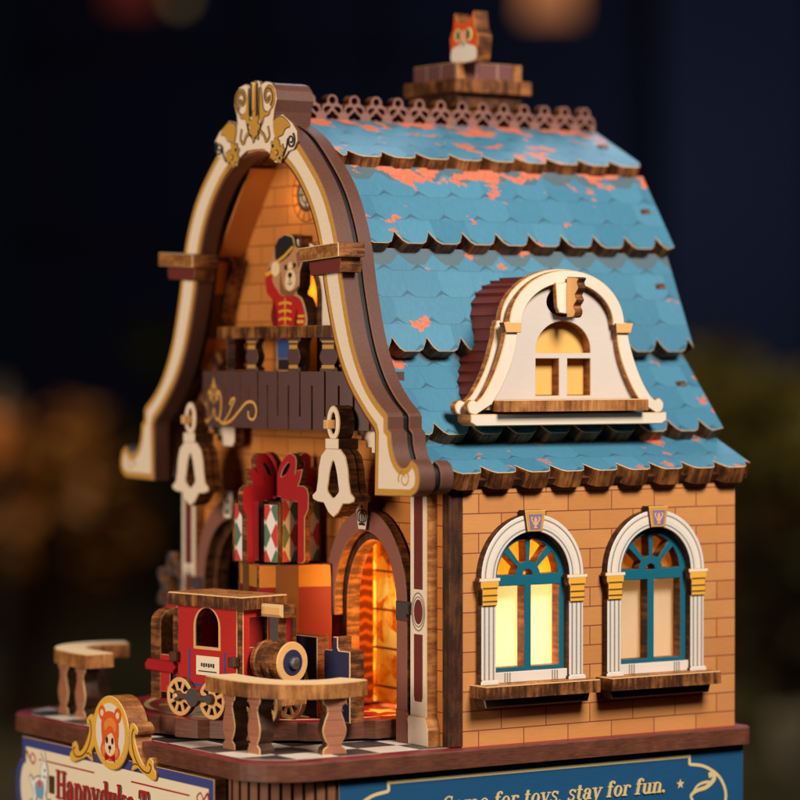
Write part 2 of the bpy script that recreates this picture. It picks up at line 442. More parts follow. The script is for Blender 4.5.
# ------------------------------------------------------------------ lettering
def lettering(text, size, bold=1.0, slant=0., width=1.0):
    """slab-serif strokes drawn by hand; returns outlines and the advance"""
    W = .17 * bold; T = .075 * bold; SH = .07
    def st(*p, w=W, w1=None): return ribbon(list(p), w, w1)
    def sf(x, y, l=.30): return rect(x - l / 2, y - SH / 2, x + l / 2, y + SH / 2)
    def bowl(cx, cy, rx, ry, a0=0, a1=360, w=.13 * bold):
        n = 22; out_o, out_i = [], []
        for i in range(n + 1):
            a = R(a0 + (a1 - a0) * i / n); k = abs(math.cos(a))
            hw = (T + (W - T) * k) / 2
            out_o.append((cx + (rx + hw) * math.cos(a), cy + (ry + T / 2) * math.sin(a))); out_i.append((cx + (rx - hw) * math.cos(a), cy + (ry - T / 2) * math.sin(a)))
        return out_o + out_i[::-1]
    X = .68
    G = {
     'H': (.86, lambda: [st((.18, 0), (.18, 1)), st((.66, 0), (.66, 1)), st((.18, .52), (.66, .52), w=T), sf(.18, .035, .36), sf(.18, .965, .36), sf(.66, .035, .36), sf(.66, .965, .36)]),
     'T': (.80, lambda: [st((.40, 0), (.40, .97)), st((.06, .95), (.74, .95), w=T * 1.2), st((.08, .95), (.05, .70), w=T * 1.2, w1=T * .6), st((.72, .95), (.75, .70), w=T * 1.2, w1=T * .6), sf(.40, .035, .38)]),
     'C': (.80, lambda: [bowl(.42, .5, .27, .47, 48, 312), st((.62, .97), (.64, .66), w=T, w1=T * .7)]),
     'a': (.66, lambda: [bowl(.27, .20, .16, .19, 0, 360), st((.47, .04), (.47, .46)), bowl(.30, .46, .17, .20, 0, 160), sf(.54, .035, .2), circle(.145, .50, .075, 10)]),
     'p': (.70, lambda: [st((.17, -.30), (.17, X)), bowl(.36, .34, .19, .32, -150, 150), sf(.17, -.27, .34), sf(.12, X - .035, .2)]),
     'y': (.66, lambda: [st((.12, X), (.34, .02), w=W * .95), st((.56, X), (.30, -.16), (.20, -.27), w=T), circle(.15, -.22, .08, 10), sf(.12, X - .035, .3), sf(.55, X - .035, .24)]),
     'd': (.70, lambda: [st((.53, 0), (.53, 1)), bowl(.34, .34, .19, .32, 30, 330), sf(.46, .965, .22), sf(.6, .035, .2)]),
     'u': (.72, lambda: [st((.17, X), (.17, .20)), bowl(.32, .20, .15, .18, 180, 330), st((.53, 0), (.53, X)), sf(.11, X - .035, .2), sf(.47, X - .035, .2), sf(.6, .035, .2)]),
     'k': (.70, lambda: [st((.17, 0), (.17, 1)), st((.20, .30), (.52, X), w=T), st((.30, .40), (.55, .02), w=W * .95), sf(.12, .965, .22), sf(.17, .035, .34), sf(.53, X - .035, .26), sf(.56, .035, .26)]),
     'e': (.64, lambda: [bowl(.33, .34, .20, .32, 8, 318), st((.14, .38), (.54, .38), w=T)]),
     'o': (.66, lambda: [bowl(.33, .34, .20, .32)]),
     's': (.56, lambda: [ribbon(spline([(.46, .54), (.36, .66), (.20, .65), (.13, .53), (.22, .40), (.36, .32), (.45, .18), (.36, .04), (.20, .03), (.09, .14)], 4), T * 1.3, T * 1.3), st((.48, .68), (.48, .50), w=T), st((.08, 0), (.08, .2), w=T)]),
     'm': (1.02, lambda: [st((.15, 0), (.15, X)), st((.50, 0), (.50, .48)), st((.84, 0), (.84, .48)), bowl(.34, .46, .16, .19, 0, 170), bowl(.68, .46, .16, .19, 0, 170), sf(.15, .035, .28), sf(.50, .035, .28), sf(.84, .035, .28), sf(.09, X - .035, .18)]),
     'n': (.72, lambda: [st((.17, 0), (.17, X)), st((.54, 0), (.54, .46)), bowl(.36, .44, .18, .21, 0, 170), sf(.17, .035, .32), sf(.54, .035, .32), sf(.11, X - .035, .2)]),
     'f': (.46, lambda: [st((.20, 0), (.20, .80)), bowl(.34, .80, .14, .18, 35, 180), st((.05, X - .03), (.40, X - .03), w=T), sf(.20, .035, .32), circle(.44, .88, .075, 10)]),
     'r': (.54, lambda: [st((.17, 0), (.17, X)), bowl(.34, .46, .17, .19, 50, 170), circle(.45, .57, .085, 10), sf(.17, .035, .34), sf(.11, X - .035, .2)]),
     't': (.46, lambda: [st((.20, .14), (.20, .92)), bowl(.32, .16, .12, .14, 180, 320), st((.04, X - .03), (.40, X - .03), w=T)]),
     ',': (.30, lambda: [circle(.13, .06, .085, 10), st((.19, .05), (.08, -.18), w=T * 1.2, w1=T * .5)]),
     '.': (.30, lambda: [circle(.13, .07, .09, 12)]),
     ' ': (.34, lambda: []),
    }
    out = []; x = 0
    for ch in text:
        adv, g = G[ch]
        for p in g():
            out.append([((x + a) * size * width + slant * b * size, b * size) for a, b in p])
        x += adv
    return out, x * size * width
def shift(polys, dx, dy): return [[(x + dx, y + dy) for x, y in p] for p in polys]
def star(cx, cy, r, r2=.42): return [(cx + (r if i % 2 == 0 else r * r2) * math.sin(i * PI / 5), cy + (r if i % 2 == 0 else r * r2) * math.cos(i * PI / 5)) for i in range(10)]
def swirl(cx, cy, r, a0, turns, w, n=26, dirn=1):
    return ribbon([(cx + r * (1 - .8 * i / n) * math.cos(R(a0 + dirn * 360 * turns * i / n)), cy + r * (1 - .8 * i / n) * math.sin(R(a0 + dirn * 360 * turns * i / n))) for i in range(n + 1)], w, w * .55)

# =====================================================================================================
# THE TOY HOUSE
# =====================================================================================================
house = thing('toy_house', 'wooden model toy shop with curved front gable and blue shingle roof', 'toy house', (CX, 5.8, 0))

# ---- walls
def window_hole(c):
    return [(c - 1.5, 2.05)] + [(c + 1.5, 2.05)] + arc(c, 5.55, 1.5, 0, 180, 20)
WIN = (2.66, 7.87)
plate('side_wall', rect(0, -.03, 11.6, 9.05), (BRICK_SIDE, BURNT_WARM), house, SD(0), [window_hole(c) for c in WIN], .5, 0)
HALF = [(0, 20.9), (.45, 20.9), (3.05, 19.2), (4.45, 16.4), (5.45, 12.8), (7.3, 10.05), (9.05, 9.0), (9.05, -.03)]
DOORS = (4.62, -4.62)
def door_hole(u, w=1.95, top=7.0, sp=4.4):
    return [(u - w, -.02), (u + w, -.02)] + arc(u, sp, w, 0, 180, 24, top - sp)
def updoor(w=1.2, b=10.9, sp=15.0, ry=1.4): return [(-w, b), (w, b)] + arc(0, sp, w, 0, 180, 20, ry)
fac = mirror(HALF)
# door openings reach the floor, so the outline itself walks round them
def facade_outline():
    out = [(x, y) for x, y in HALF]
    for u in DOORS:
        h = door_hole(u); out += [(u + 1.95, -.03)] + h[2:] + [(u - 1.95, -.03)]
    out += [(-x, y) for x, y in reversed(HALF) if x > 0]
    return out
plate('front_wall', facade_outline(), (BRICK_FRONT, BURNT), house, FR(-.5), [updoor(), circle(0, 18.72, .5)], .48, 0)
plate('back_wall', fac, (BRICK_FRONT, BURNT), house, frame((CX, 11.1, 0), (-1, 0, 0), (0, 0, 1)) @ Matrix.Translation((0, 0, .5)), (), .45, 0)
plate('left_wall', rect(-11.6, -.03, 0, 9.05), (BRICK_SIDE, BURNT_WARM), house, frame((2 * CX, 0, 0), (0, -1, 0), (0, 0, 1)), (), .5, 0)
box('corner_post', (-.2, -.24, 4.45), (.42, .56, 8.9), [BURNT_DARK], house)

# ---- inside
plate('inner_floor', rect(-8.5, 0, 8.5, 11), (AMBER, BURNT), house, TP(9.6, CX, 0), (), .2, 0)
plate('inner_partition', rect(0, 0, 11, 9.2), (AMBER, BURNT), house, frame((-9.1, 0.1, .2), (0, 1, 0), (0, 0, 1)), (), .2, 0)
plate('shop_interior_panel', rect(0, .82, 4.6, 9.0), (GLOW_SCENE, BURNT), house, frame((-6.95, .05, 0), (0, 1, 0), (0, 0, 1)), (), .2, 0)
plate('shop_light_divider', rect(-6.9, .82, -.55, 9.0), (GLOW_SCENE, BURNT), house, frame((0, 1.05, 0), (1, 0, 0), (0, 0, 1)), (), .12, 0)  # added divider keeping window bulb light out of the shop, with shop print
plate('carved_inner_post', rect(0, .82, .72, 8.6), (CARVED, BURNT), house, frame((-6.62, .02, 0), (0, 1, 0), (0, 0, 1)), (), .25, .02)
plate('inner_partition', rect(-6.7, .05, -.6, 9.2), (AMBER, BURNT), house, frame((0, 5.2, 0), (1, 0, 0), (0, 0, 1)), (), .2, 0)  # added to keep the left bulb's light off the right window
plate('upper_room_panel', rect(-3, 9.7, 3, 17.5), (AMBER, BURNT), house, FR(1.1), (), .2, 0)
RO = [(9.4, 8.86), (7.25, 9.95), (5.4, 12.7), (4.4, 16.3), (3.0, 19.1), (.45, 20.85)]
RI = [(x - .18, y - .22) for x, y in RO]
plate('roof_deck', RO + [(-x, y) for x, y in reversed(RO)] + [(-x, y) for x, y in RI] + [(x, y) for x, y in reversed(RI)],  # dark underlay made solid to block light and close shingle gaps
      (BURNT_DARK, BURNT_DARK), house, FR(-.015), (), 11.9, 0)

# ---- roof shingle rows
PROF = [((.30, 21.42), (3.45, 19.92)), ((3.28, 19.52), (5.18, 16.86)), ((4.74, 16.52), (6.30, 13.15)), ((5.76, 12.88), (8.02, 10.36)), ((7.52, 10.08), (9.72, 9.12))]
W = 1.41; RL = 13.15
def shingle_outline(L, off):
    pts = []; x = 0
    n = int(RL / W) + 2
    k = 0
    for i in range(-1, n):
        a = i * W + off
        q = [(a, .52), (a + .10, .32), (a + .22, .12), (a + .38, .0), (a + W - .42, .0), (a + W - .25, .08), (a + W - .07, .36)]
        pts += q
    pts = [p for p in pts if 0 <= p[0] <= RL]
    if pts[0][0] > .02: pts = [(0, .12)] + pts
    if pts[-1][0] < RL - .02: pts = pts + [(RL, .12)]
    pts[0] = (0, pts[0][1]); pts[-1] = (RL, pts[-1][1])
    return pts + [(RL, L), (0, L)]
ROWM = []
for k, ((x0, z0), (x1, z1)) in enumerate(PROF):
    a, b = x1 - x0, z1 - z0
    L = math.hypot(a, b) + (0, .12, .2, .5, .55)[k]
    m = roof_mat('blue_shingle_print', L, seed=2.3 + 4.1 * k, leaf_top=(.36, .42, .12, .10, .2)[k], leaf_all=(.16, .12, .075, .10, .125)[k])
    off = (0.45, -.25, .3, .95, .35)[k]
    for side in (1, -1):
        out = shingle_outline(L, off)
        if side > 0: M = frame((CX + x1, -1.12, z1), (0, 1, 0), (-a, 0, -b))
        else: M = frame((CX - x1, -1.12 + RL, z1), (0, -1, 0), (a, 0, -b))
        plate('shingle_row', out, (m, BURNT, EDGE), house, M, (), .62, .02)
# cut peg ends showing in the shingles
for (k, y, s) in ((0, 11.3, 1.2), (1, 11.4, 1.0), (2, 11.3, 1.9), (3, 11.2, 1.5)):
    (x0, z0), (x1, z1) = PROF[k]; a, b = x1 - x0, z1 - z0; L = math.hypot(a, b)
    M = frame((CX + x1, -1.12, z1), (0, 1, 0), (-a, 0, -b))
    box('peg_end', (y + 1.1, s + .7, .0), (.42, .2, .12), [BURNT], house, M, .02)

# ---- ridge cresting (cut trefoil lattice)
def cresting():
    pitch = .93; n = 14; out = [(0, 0), (n * pitch, 0)]
    holes = []
    for i in range(n - 1, -1, -1):
        c = (i + .5) * pitch
        out += [(c + .465, .40)] + arc(c + .26, .50, .19, -5, 75, 6) + arc(c, .80, .23, -15, 195, 12) + arc(c - .26, .50, .19, 105, 185, 6) + [(c - .465, .40)]
    out = clean(out)
    for i in range(n):
        c = (i + .5) * pitch
        holes.append(circle(c, .82, .13, 12))
        for s in (1, -1):
            holes.append([(c + s * x, y) for x, y in spline([(.07, .56), (.17, .60), (.32, .55), (.36, .44), (.27, .36), (.19, .42)], 3, True)])
        holes.append(spline([(c, .44), (c - .13, .33), (c - .24, .25), (c - .22, .14), (c - .10, .12), (c, .19), (c + .10, .12), (c + .22, .14), (c + .24, .25), (c + .13, .33)], 3, True))
    return out, holes
co_, ch_ = cresting()
MAUVE_CREST = printed('dusty_mauve_print', (136, 98, 92), .14)
plate('ridge_crest', co_, (MAUVE_CREST, BURNT), house, SD(CX + .22, -.95, 21.28), ch_, .42, .012)

# ---- chimney
chx, chy = CX - 1.75, 7.6
chim = box('chimney', (chx, chy, 21.9), (2.9, 2.9, 1.9), [BURNT_DARK], house)
box('cap_slab', (chx, chy, 22.92), (3.5, 3.45, .52), [BURNT], chim, bev=.04)
PLUMBRICK = brick_mat('plum_brick_print', (114, 72, 70), (106, 66, 64), (190, 160, 146), .95, 1.2, (.1, .3, 0))
plate('brick_course', rect(-1.45, 0, 1.45, .62), (PLUMBRICK, BURNT_WARM, EDGE), chim, frame((chx, chy - 1.45, 23.18), (1, 0, 0), (0, 0, 1)), (), .36, .015)
plate('brick_course', rect(-1.09, 0, 1.06, .62), (PLUMBRICK, BURNT_WARM, EDGE), chim, frame((chx + 1.42, chy, 23.18), (0, 1, 0), (0, 0, 1)), (), .36, .015)
plate('brick_course', rect(-1.45, 0, 1.45, .62), (PLUMBRICK, BURNT_WARM, EDGE), chim, frame((chx, chy + 1.45, 23.18), (-1, 0, 0), (0, 0, 1)), (), .36, .015)
plate('brick_course', rect(-1.06, 0, 1.09, .62), (PLUMBRICK, BURNT_WARM, EDGE), chim, frame((chx - 1.42, chy, 23.18), (0, -1, 0), (0, 0, 1)), (), .36, .015)
box('chimney_lid', (chx, chy, 23.62), (2.1, 2.1, .3), [BURNT_DARK], chim)

# ---- the big front gable frame
GO = spline([(0, 21.35), (1.3, 21.1), (2.45, 20.55), (3.55, 19.62), (4.38, 18.72), (4.95, 17.75), (5.35, 16.7), (5.75, 15.05), (6.28, 13.45), (6.95, 12.3), (7.6, 11.62), (8.32, 11.12)], 6)
GO += [(8.42, 10.98), (8.42, 10.6), (8.62, 10.46)] + spline([(8.62, 10.46), (8.7, 9.98), (8.88, 9.6), (9.18, 9.36), (9.55, 9.38), (9.85, 9.62)], 5) \
    + spline([(9.85, 9.62), (10.18, 9.42), (10.32, 9.02), (10.22, 8.62), (9.85, 8.4)], 5) + [(7.62, 8.36)]
GI = spline([(0, 20.1), (1.1, 19.97), (2.1, 19.48), (2.95, 18.72), (3.62, 17.8), (4.08, 16.75), (4.48, 15.1), (5.1, 13.35), (5.85, 12.1), (6.85, 11.1), (7.55, 10.55)], 6) + [(7.62, 10.4)]
def gable_ring(d_out, d_in, dz=0, foot=0):
    """outline of the horseshoe frame, drawn in by d_out on the outside and d_in on the inside"""
    ring = GO + [(x, y) for x, y in reversed(GI)]
    right = clean(GO); inner = clean(GI + [(7.62, 8.36)])
    full = [(-x, y) for x, y in reversed(right)] + right[1:]          # from left foot over the top to the right foot
    inn = [(-x, y) for x, y in reversed(inner)] + inner[1:]
    ring = ccw(clean(full + inn[::-1]))
    if d_out == 0 and d_in == 0: return ring
    nf = len(full)
    # ring is ccw: inset everything; then choose distance per vertex
    r = ring
    a = inset(r, d_out); b = inset(r, d_in)
    out = []
    S_in = set((round(x, 4), round(y, 4)) for x, y in inn[1:-1])
    for p, qa, qb in zip(r, a, b):
        out.append(qb if (round(p[0], 4), round(p[1], 4)) in S_in else qa)
    return out
gab = plate('gable_frame', gable_ring(0, 0), (MAROON, BROWN_EDGE, EDGE_BROWN), house, FR(-2.5), (), .62, .02)
print_sheet('gold_band', [gable_ring(.03, .10)], GOLD, gab, FR(-2.5), .008)
print_sheet('ivory_band', [gable_ring(.24, .30)], IVORY, gab, FR(-2.5), .016)
SPIR = []
for s in (1, -1):
    sp = swirl(s * 9.45, 8.98, .36, 200 if s > 0 else -20, 1.5, .07, 30, -s)
    SPIR.append(sp)
print_sheet('gold_scroll', SPIR, GOLD, gab, FR(-2.5), .024)
plate('gable_groove', inset(gable_ring(0, 0), .16), (DARK_GROOVE, DARK_GROOVE), gab, FR(-1.88), (), .26, 0)
plate('gable_back_layer', gable_ring(.05, .34), (EDGE_BROWN, BROWN_EDGE, EDGE_BROWN), gab, FR(-1.62, 0, .02), (), .5, .03)
LIN = [(GI[i][0], GI[i][1]) for i in range(len(GI))]
# lining boards between the gable and the wall
for s in (1, -1):
    for (p, q) in (((2.1, 19.72), (4.42, 16.62)), ((4.4, 16.4), (5.75, 12.5))):
        d = Vector((q[0] - p[0], q[1] - p[1])); n = Vector((-d.y, d.x)).normalized() * (.1)
        poly = [p, q, (q[0] - n.x * -1, q[1] - n.y * -1), (p[0] + n.x, p[1] + n.y)]
        poly = [(s * x, y) for x, y in poly]
        plate('lining_board', poly, (LINING, LINING), house, FR(-1.58), (), 1.08, 0)

# ---- finial cartouche on the gable
FIN = mirror([(0, 22.66), (.28, 22.62), (.34, 22.46), (.7, 22.58), (1.1, 22.5), (1.36, 22.26), (1.46, 21.9), (1.28, 21.52), (1.2, 21.16), (1.45, 21.3), (1.85, 21.36), (2.5, 21.02), (2.82, 20.72), (2.84, 20.36), (2.6, 20.1), (2.25, 20.05), (1.95, 19.82), (1.6, 19.66), (1.3, 19.74), (1.0, 20.05), (.6, 20.22), (0, 20.24)])
fin = plate('finial', FIN, (IVORY, BROWN_EDGE, EDGE), house, FR(-2.62), (), .14, .02)
plate('finial_block', mirror([(0, 22.6), (.28, 22.58), (.34, 22.42), (.7, 22.54), (1.08, 22.46), (1.32, 22.24), (1.42, 21.9), (1.26, 21.5), (1.2, 21.1), (1.2, 20.6), (0, 20.6)]), (BROWN_EDGE, BROWN_EDGE, EDGE_BROWN), fin, FR(-2.472), (), 1.4, .02)
orn = []
for s in (1, -1):
    orn.append([(s * x, y) for x, y in swirl(.92, 22.05, .40, -60, 1.15, .2, 30, 1)])
    orn.append([(s * x, y) for x, y in spline([(.40, 22.4), (.52, 22.0), (.62, 21.6), (.9, 21.5), (1.1, 21.6), (.95, 21.4), (.66, 21.36), (.5, 21.1), (.36, 21.4)], 4, True)])
    orn.append([(s * x, y) for x, y in spline([(1.3, 21.14), (1.8, 21.28), (2.2, 21.1), (2.38, 20.92), (2.1, 20.86), (1.9, 20.66), (1.68, 20.62), (1.42, 20.6)], 4, True)])
    for (fx, fy, fr) in ((1.55, 20.05, .3), (1.32, 20.28, .2), (1.72, 19.86, .17), (1.5, 20.42, .16), (1.85, 20.12, .16), (1.22, 19.98, .13)):
        orn.append([(s * fx + fr * (1 + .25 * math.cos(5 * a)) * math.cos(a), fy + fr * (1 + .25 * math.cos(5 * a)) * math.sin(a)) for a in [2 * PI * i / 30 for i in range(30)]])
    orn.append([(s * x, y) for x, y in ribbon(spline([(.3, 20.9), (.62, 20.72), (.78, 20.5), (1.0, 20.66), (.92, 20.98)], 5), .09, .05)])
orn.append([(-.10, 21.3), (.10, 21.3), (.12, 22.6), (-.12, 22.6)])
orn.append([(.34 * (1 + .28 * math.cos(7 * a)) * math.cos(a), 21.02 + .42 * (1 + .28 * math.cos(7 * a)) * math.sin(a)) for a in [2 * PI * i / 42 for i in range(42)]])
print_sheet('ornament_outline', [inset(ccw(clean(o_)), -.035) for o_ in orn], printed('brown_outline_ink', (74, 50, 26), .15), fin, FR(-2.62), .006)
print_sheet('gold_ornament', orn, GOLD, fin, FR(-2.62), .024)
ink = []
for s in (1, -1):
    ink.append([(s * x, y) for x, y in swirl(.92, 22.05, .40, -60, 1.15, .05, 30, 1)])
    ink.append([(s * x, y) for x, y in swirl(2.5, 20.42, .27, 60, 1.6, .07, 24, -1)])
    ink.append([(s * x, y) for x, y in ribbon([(2.28, 20.5), (2.2, 20.2), (1.98, 19.9)], .05)])
    ink += [circle(s * 1.55, 20.05, .11, 10), circle(s * 1.28, 20.3, .07, 8), circle(s * 1.74, 19.85, .06, 8)]
    ink.append([(s * x, y) for x, y in ribbon([(.21, 22.56), (.2, 21.4)], .05)])
    ink.append([(s * x, y) for x, y in ribbon([(.36, 22.4), (.33, 21.45)], .035)])
    ink.append([(s * x, y) for x, y in ribbon(spline([(.5, 21.2), (.36, 20.86), (.1, 20.62)], 4), .05)])
print_sheet('ink_line', ink, BLACK, fin, FR(-2.62), .044)
for i, s in enumerate((1, -1)):
    print_sheet('gilt_bead', [circle(s * 1.55, 20.05, .07, 10)], GOLD_LIGHT, fin, FR(-2.62), .07)
box('finial_bar', (CX, -2.66, 22.1), (.12, .14, 1.0), [GOLD], fin, bev=.03)

# ---- capitals half way up the gable
for s in (1, -1):
    M = frame((CX + s * 4.98, -2.62, 16.45), (math.cos(R(3)), 0, math.sin(R(3)) * s), (-math.sin(R(3)) * s, 0, math.cos(R(3))))
    cap = plate('capital', [(-1.28, -.2), (1.28, -.2), (1.28, .28), (-1.28, .28)], (BURNT_WARM, BURNT, EDGE), house, M @ Matrix.Translation((0, 0, .45)), (), 1.05, .03)
    plate('capital_bracket', [(-.92, -.68), (.92, -.68), (1.02, -.42), (1.0, -.21), (-1.0, -.21), (-1.02, -.42)], (MAROON, BURNT, BURNT), cap, M @ Matrix.Translation((0, 0, .2)), (), .85, .02)

# ---- pilasters at both sides of the front
for s in (1, -1):
    u = s * 7.86
    pil = plate('pilaster', [(-.5, 0), (.5, 0), (.5, 9), (-.5, 9)], (IVORY, BURNT_WARM, EDGE), house, FR(-.92, u), (), .42, .02)
    plate('pilaster_foot', [(-.68, 0), (.68, 0), (.68, .55), (.6, .75), (.5, .95), (-.5, .95), (-.6, .75), (-.68, .55)], (IVORY, BURNT_WARM, EDGE), pil, FR(-1.0, u), (), .5, .02)
    print_sheet('maroon_inlay', [[(-.26, 1.6), (-.2, 1.45), (.2, 1.45), (.26, 1.6), (.26, 3.7), (-.26, 3.7)], [(-.26, 5.2), (.26, 5.2), (.26, 8.9), (-.26, 8.9)], circle(0, 4.45, .26, 20, .42)], MAROON, pil, FR(-.92, u), .008)
    print_sheet('ring_line', [(circle(0, 4.45, .42, 24, .66), circle(0, 4.45, .38, 24, .61)), (circle(0, 4.45, .34, 24, .52), circle(0, 4.45, .31, 24, .48))], GREY_PRINT, pil, FR(-.92, u), .016)

# ---- ground floor doorways
def arch_ring(w0, top0, w1, top1, sp, legL=0, legR=0):
    o = [(w0, legR)] + arc(0, sp, w0, 0, 180, 28, top0 - sp) + [(-w0, legL)]
    i = [(-w1, legL)] + arc(0, sp, w1, 180, 0, 28, top1 - sp) + [(w1, legR)]
    return o + i
for s in (1, -1):
    u = s * 4.62
    legs = (4.0, 0) if s > 0 else (0, 4.0)
    dw = plate('doorway', arch_ring(2.62, 7.75, 1.98, 7.0, 4.5, *legs), (MAUVE, BURNT, EDGE_BROWN), house, FR(-.98, u), (), .36, .02)
    plate('inner_ring', arch_ring(2.3, 7.35, 1.75, 6.7, 4.4, 0.02, 0.02), (BURNT_DARK, BURNT, BURNT_WARM), dw, FR(-.6, u), (), .5, .02)
    plate('spring_block', [(-.35, -.35), (.3, -.35), (.3, -.12), (.42, -.12), (.42, .3), (-.35, .3)] if s > 0 else [(.35, -.35), (-.3, -.35), (-.3, -.12), (-.42, -.12), (-.42, .3), (.35, .3)], (SMOKE, BURNT_DARK), dw, FR(-1.06, u + s * 2.4, 4.45), (), .3, .02)
    plate('door_foot', [(-.3, 0), (.42, 0), (.42, .7), (.32, 1.1), (-.3, 1.1)] if s > 0 else [(.3, 0), (-.42, 0), (-.42, .7), (-.32, 1.1), (.3, 1.1)], (MAUVE, BURNT), dw, FR(-1.02, u + s * 2.3), (), .3, .02)
    key = plate('keystone', [(-.24, 7.05), (.24, 7.05), (.36, 7.5), (.42, 8.1), (-.42, 8.1), (-.36, 7.5)], (IVORY, BURNT_DARK), dw, FR(-1.1, u), (), .5, .02)
    cr = [ribbon(spline([(0, 7.3), (-.24, 7.38), (-.28, 7.62), (-.1, 7.72), (0, 7.62)], 4), .05), ribbon(spline([(0, 7.3), (.24, 7.38), (.28, 7.62), (.1, 7.72), (0, 7.62)], 4), .05),
          ribbon([(0, 7.34), (0, 7.8)], .06), rect(-.2, 7.2, .2, 7.28), circle(0, 7.84, .06, 10), ribbon(spline([(-.12, 7.36), (-.16, 7.55), (0, 7.66)], 4), .05), ribbon(spline([(.12, 7.36), (.16, 7.55), (0, 7.66)], 4), .05)]
    print_sheet('crown_print', cr, BLACK, key, FR(-1.1, u), .008)

# ---- upper doorway, round window
ud = plate('upper_doorway', arch_ring(1.85, 17.05, 1.2, 16.4, 15.0, 10.9, 10.9), (IVORY, BURNT_WARM, EDGE), house, FR(-.62), (), .12, .02)
plate('brown_arch', arch_ring(1.25, 16.45, 1.08, 16.25, 15.0, 10.9, 10.9), (BURNT_DARK, BURNT), ud, FR(-.75), (), .3, .02)
uk = plate('keystone', [(-.3, 15.85), (.3, 15.85), (.42, 17.25), (-.42, 17.25)], (BURNT_DARK, BURNT), ud, FR(-1.0), (), .5, .03)
print_sheet('keystone_print', [([(-.2, 16.0), (.2, 16.0), (.3, 17.12), (-.3, 17.12)])], IVORY, uk, FR(-1.0), .008)
print_sheet('keystone_ring', [(circle(0, 16.66, .2, 20, .3), circle(0, 16.66, .15, 20, .24)), circle(0, 16.8, .06, 10), ribbon([(0, 16.75), (0, 16.5)], .09)], BLACK, uk, FR(-1.0), .014)
cw = plate('round_window', circle(0, 18.72, .6, 32), (BURNT_DARK, BURNT_DARK), house, FR(-.56), [circle(0, 18.72, .44, 32)], .14, .015)
plate('glass', circle(0, 18.72, .54, 24), (CLOCKGLASS, BURNT), cw, FR(-.53), (), .05, 0)
print_sheet('glazing_bar', [ribbon([(-.5, 18.72), (.5, 18.72)], .07), ribbon([(0, 18.22), (0, 19.22)], .07), (circle(0, 18.72, .32, 24), circle(0, 18.72, .26, 24))], BLACK, cw, FR(-.53), .012)
vs = [(circle(0, 18.72, .98, 36), circle(0, 18.72, .94, 36))]
for i in range(14):
    a = 2 * PI * i / 14
    vs.append(ribbon([(.64 * math.cos(a), 18.72 + .64 * math.sin(a)), (.95 * math.cos(a), 18.72 + .95 * math.sin(a))], .04))
print_sheet('voussoir_print', vs, printed('brick_line_ink', (120, 58, 24), .1), cw, FR(-.5), .008)

# ---- balcony
BA, BB, BY = 6.42, 2.2, -.5
def bal_pt(s, z, off=0.):
    """s = arc parameter 0..1 from the left end to the right end of the bowed front"""
    a = PI + PI * s
    n = Vector((math.cos(a) / BA, math.sin(a) / BB, 0)).normalized()
    return Vector((CX + BA * math.cos(a), BY + BB * math.sin(a), z)) + n * off
# equal arc length table
_N = 600; _acc = [0.]
for i in range(_N): _acc.append(_acc[-1] + (bal_pt((i + 1) / _N, 0) - bal_pt(i / _N, 0)).length)
TOT = _acc[-1]
def arc_s(d):
    d = max(0, min(TOT, d))
    for i in range(_N):
        if _acc[i + 1] >= d: return (i + (d - _acc[i]) / max(1e-9, _acc[i + 1] - _acc[i])) / _N
    return 1.
ZB, ZT = 10.46, 12.46
balc = _link(bpy.data.objects.new('balcony', None), house, Matrix.Translation((CX, -.5, ZB)))
bm = bmesh.new()
def curved_block(bm, d0, d1, z0, z1, th=.24, n=3):
    rows = []
    for i in range(n + 1):
        s = arc_s(d0 + (d1 - d0) * i / n)
        rows.append([bm.verts.new(bal_pt(s, z0)), bm.verts.new(bal_pt(s, z1)), bm.verts.new(bal_pt(s, z1, -th)), bm.verts.new(bal_pt(s, z0, -th))])
    for i in range(n):
        a, b = rows[i], rows[i + 1]
        for k in range(4):
            f = bm.faces.new((a[k], b[k], b[(k + 1) % 4], a[(k + 1) % 4])); f.material_index = 0 if k == 0 else 1
    f = bm.faces.new(rows[0][::-1]); f.material_index = 1
    f = bm.faces.new(rows[-1]); f.material_index = 1
nst = 23; pitch = TOT / nst; gapw = .085
for i in range(nst):
    d0, d1 = i * pitch + gapw / 2, (i + 1) * pitch - gapw / 2
    curved_block(bm, d0, d1, ZB, ZT)
    if i < nst - 1:
        if i % 2: curved_block(bm, d1, d1 + gapw, ZB, ZB + .45, .235, 1)
        else: curved_block(bm, d1, d1 + gapw, ZT - .48, ZT, .235, 1)
    # half slot in the middle of each strip
bmesh.ops.recalc_face_normals(bm, faces=bm.faces)
apron = mesh_obj('apron', bm, [PLUM, BURNT_WARM], balc)
# floor of the balcony
fl = [(CX + BA * .95 * math.cos(R(a)), BY + BB * .93 * math.sin(R(a))) for a in range(180, 361, 6)]
plate('balcony_floor', fl, (BURNT_WARM, BURNT), balc, TP(ZT - .3), (), .3, .02)
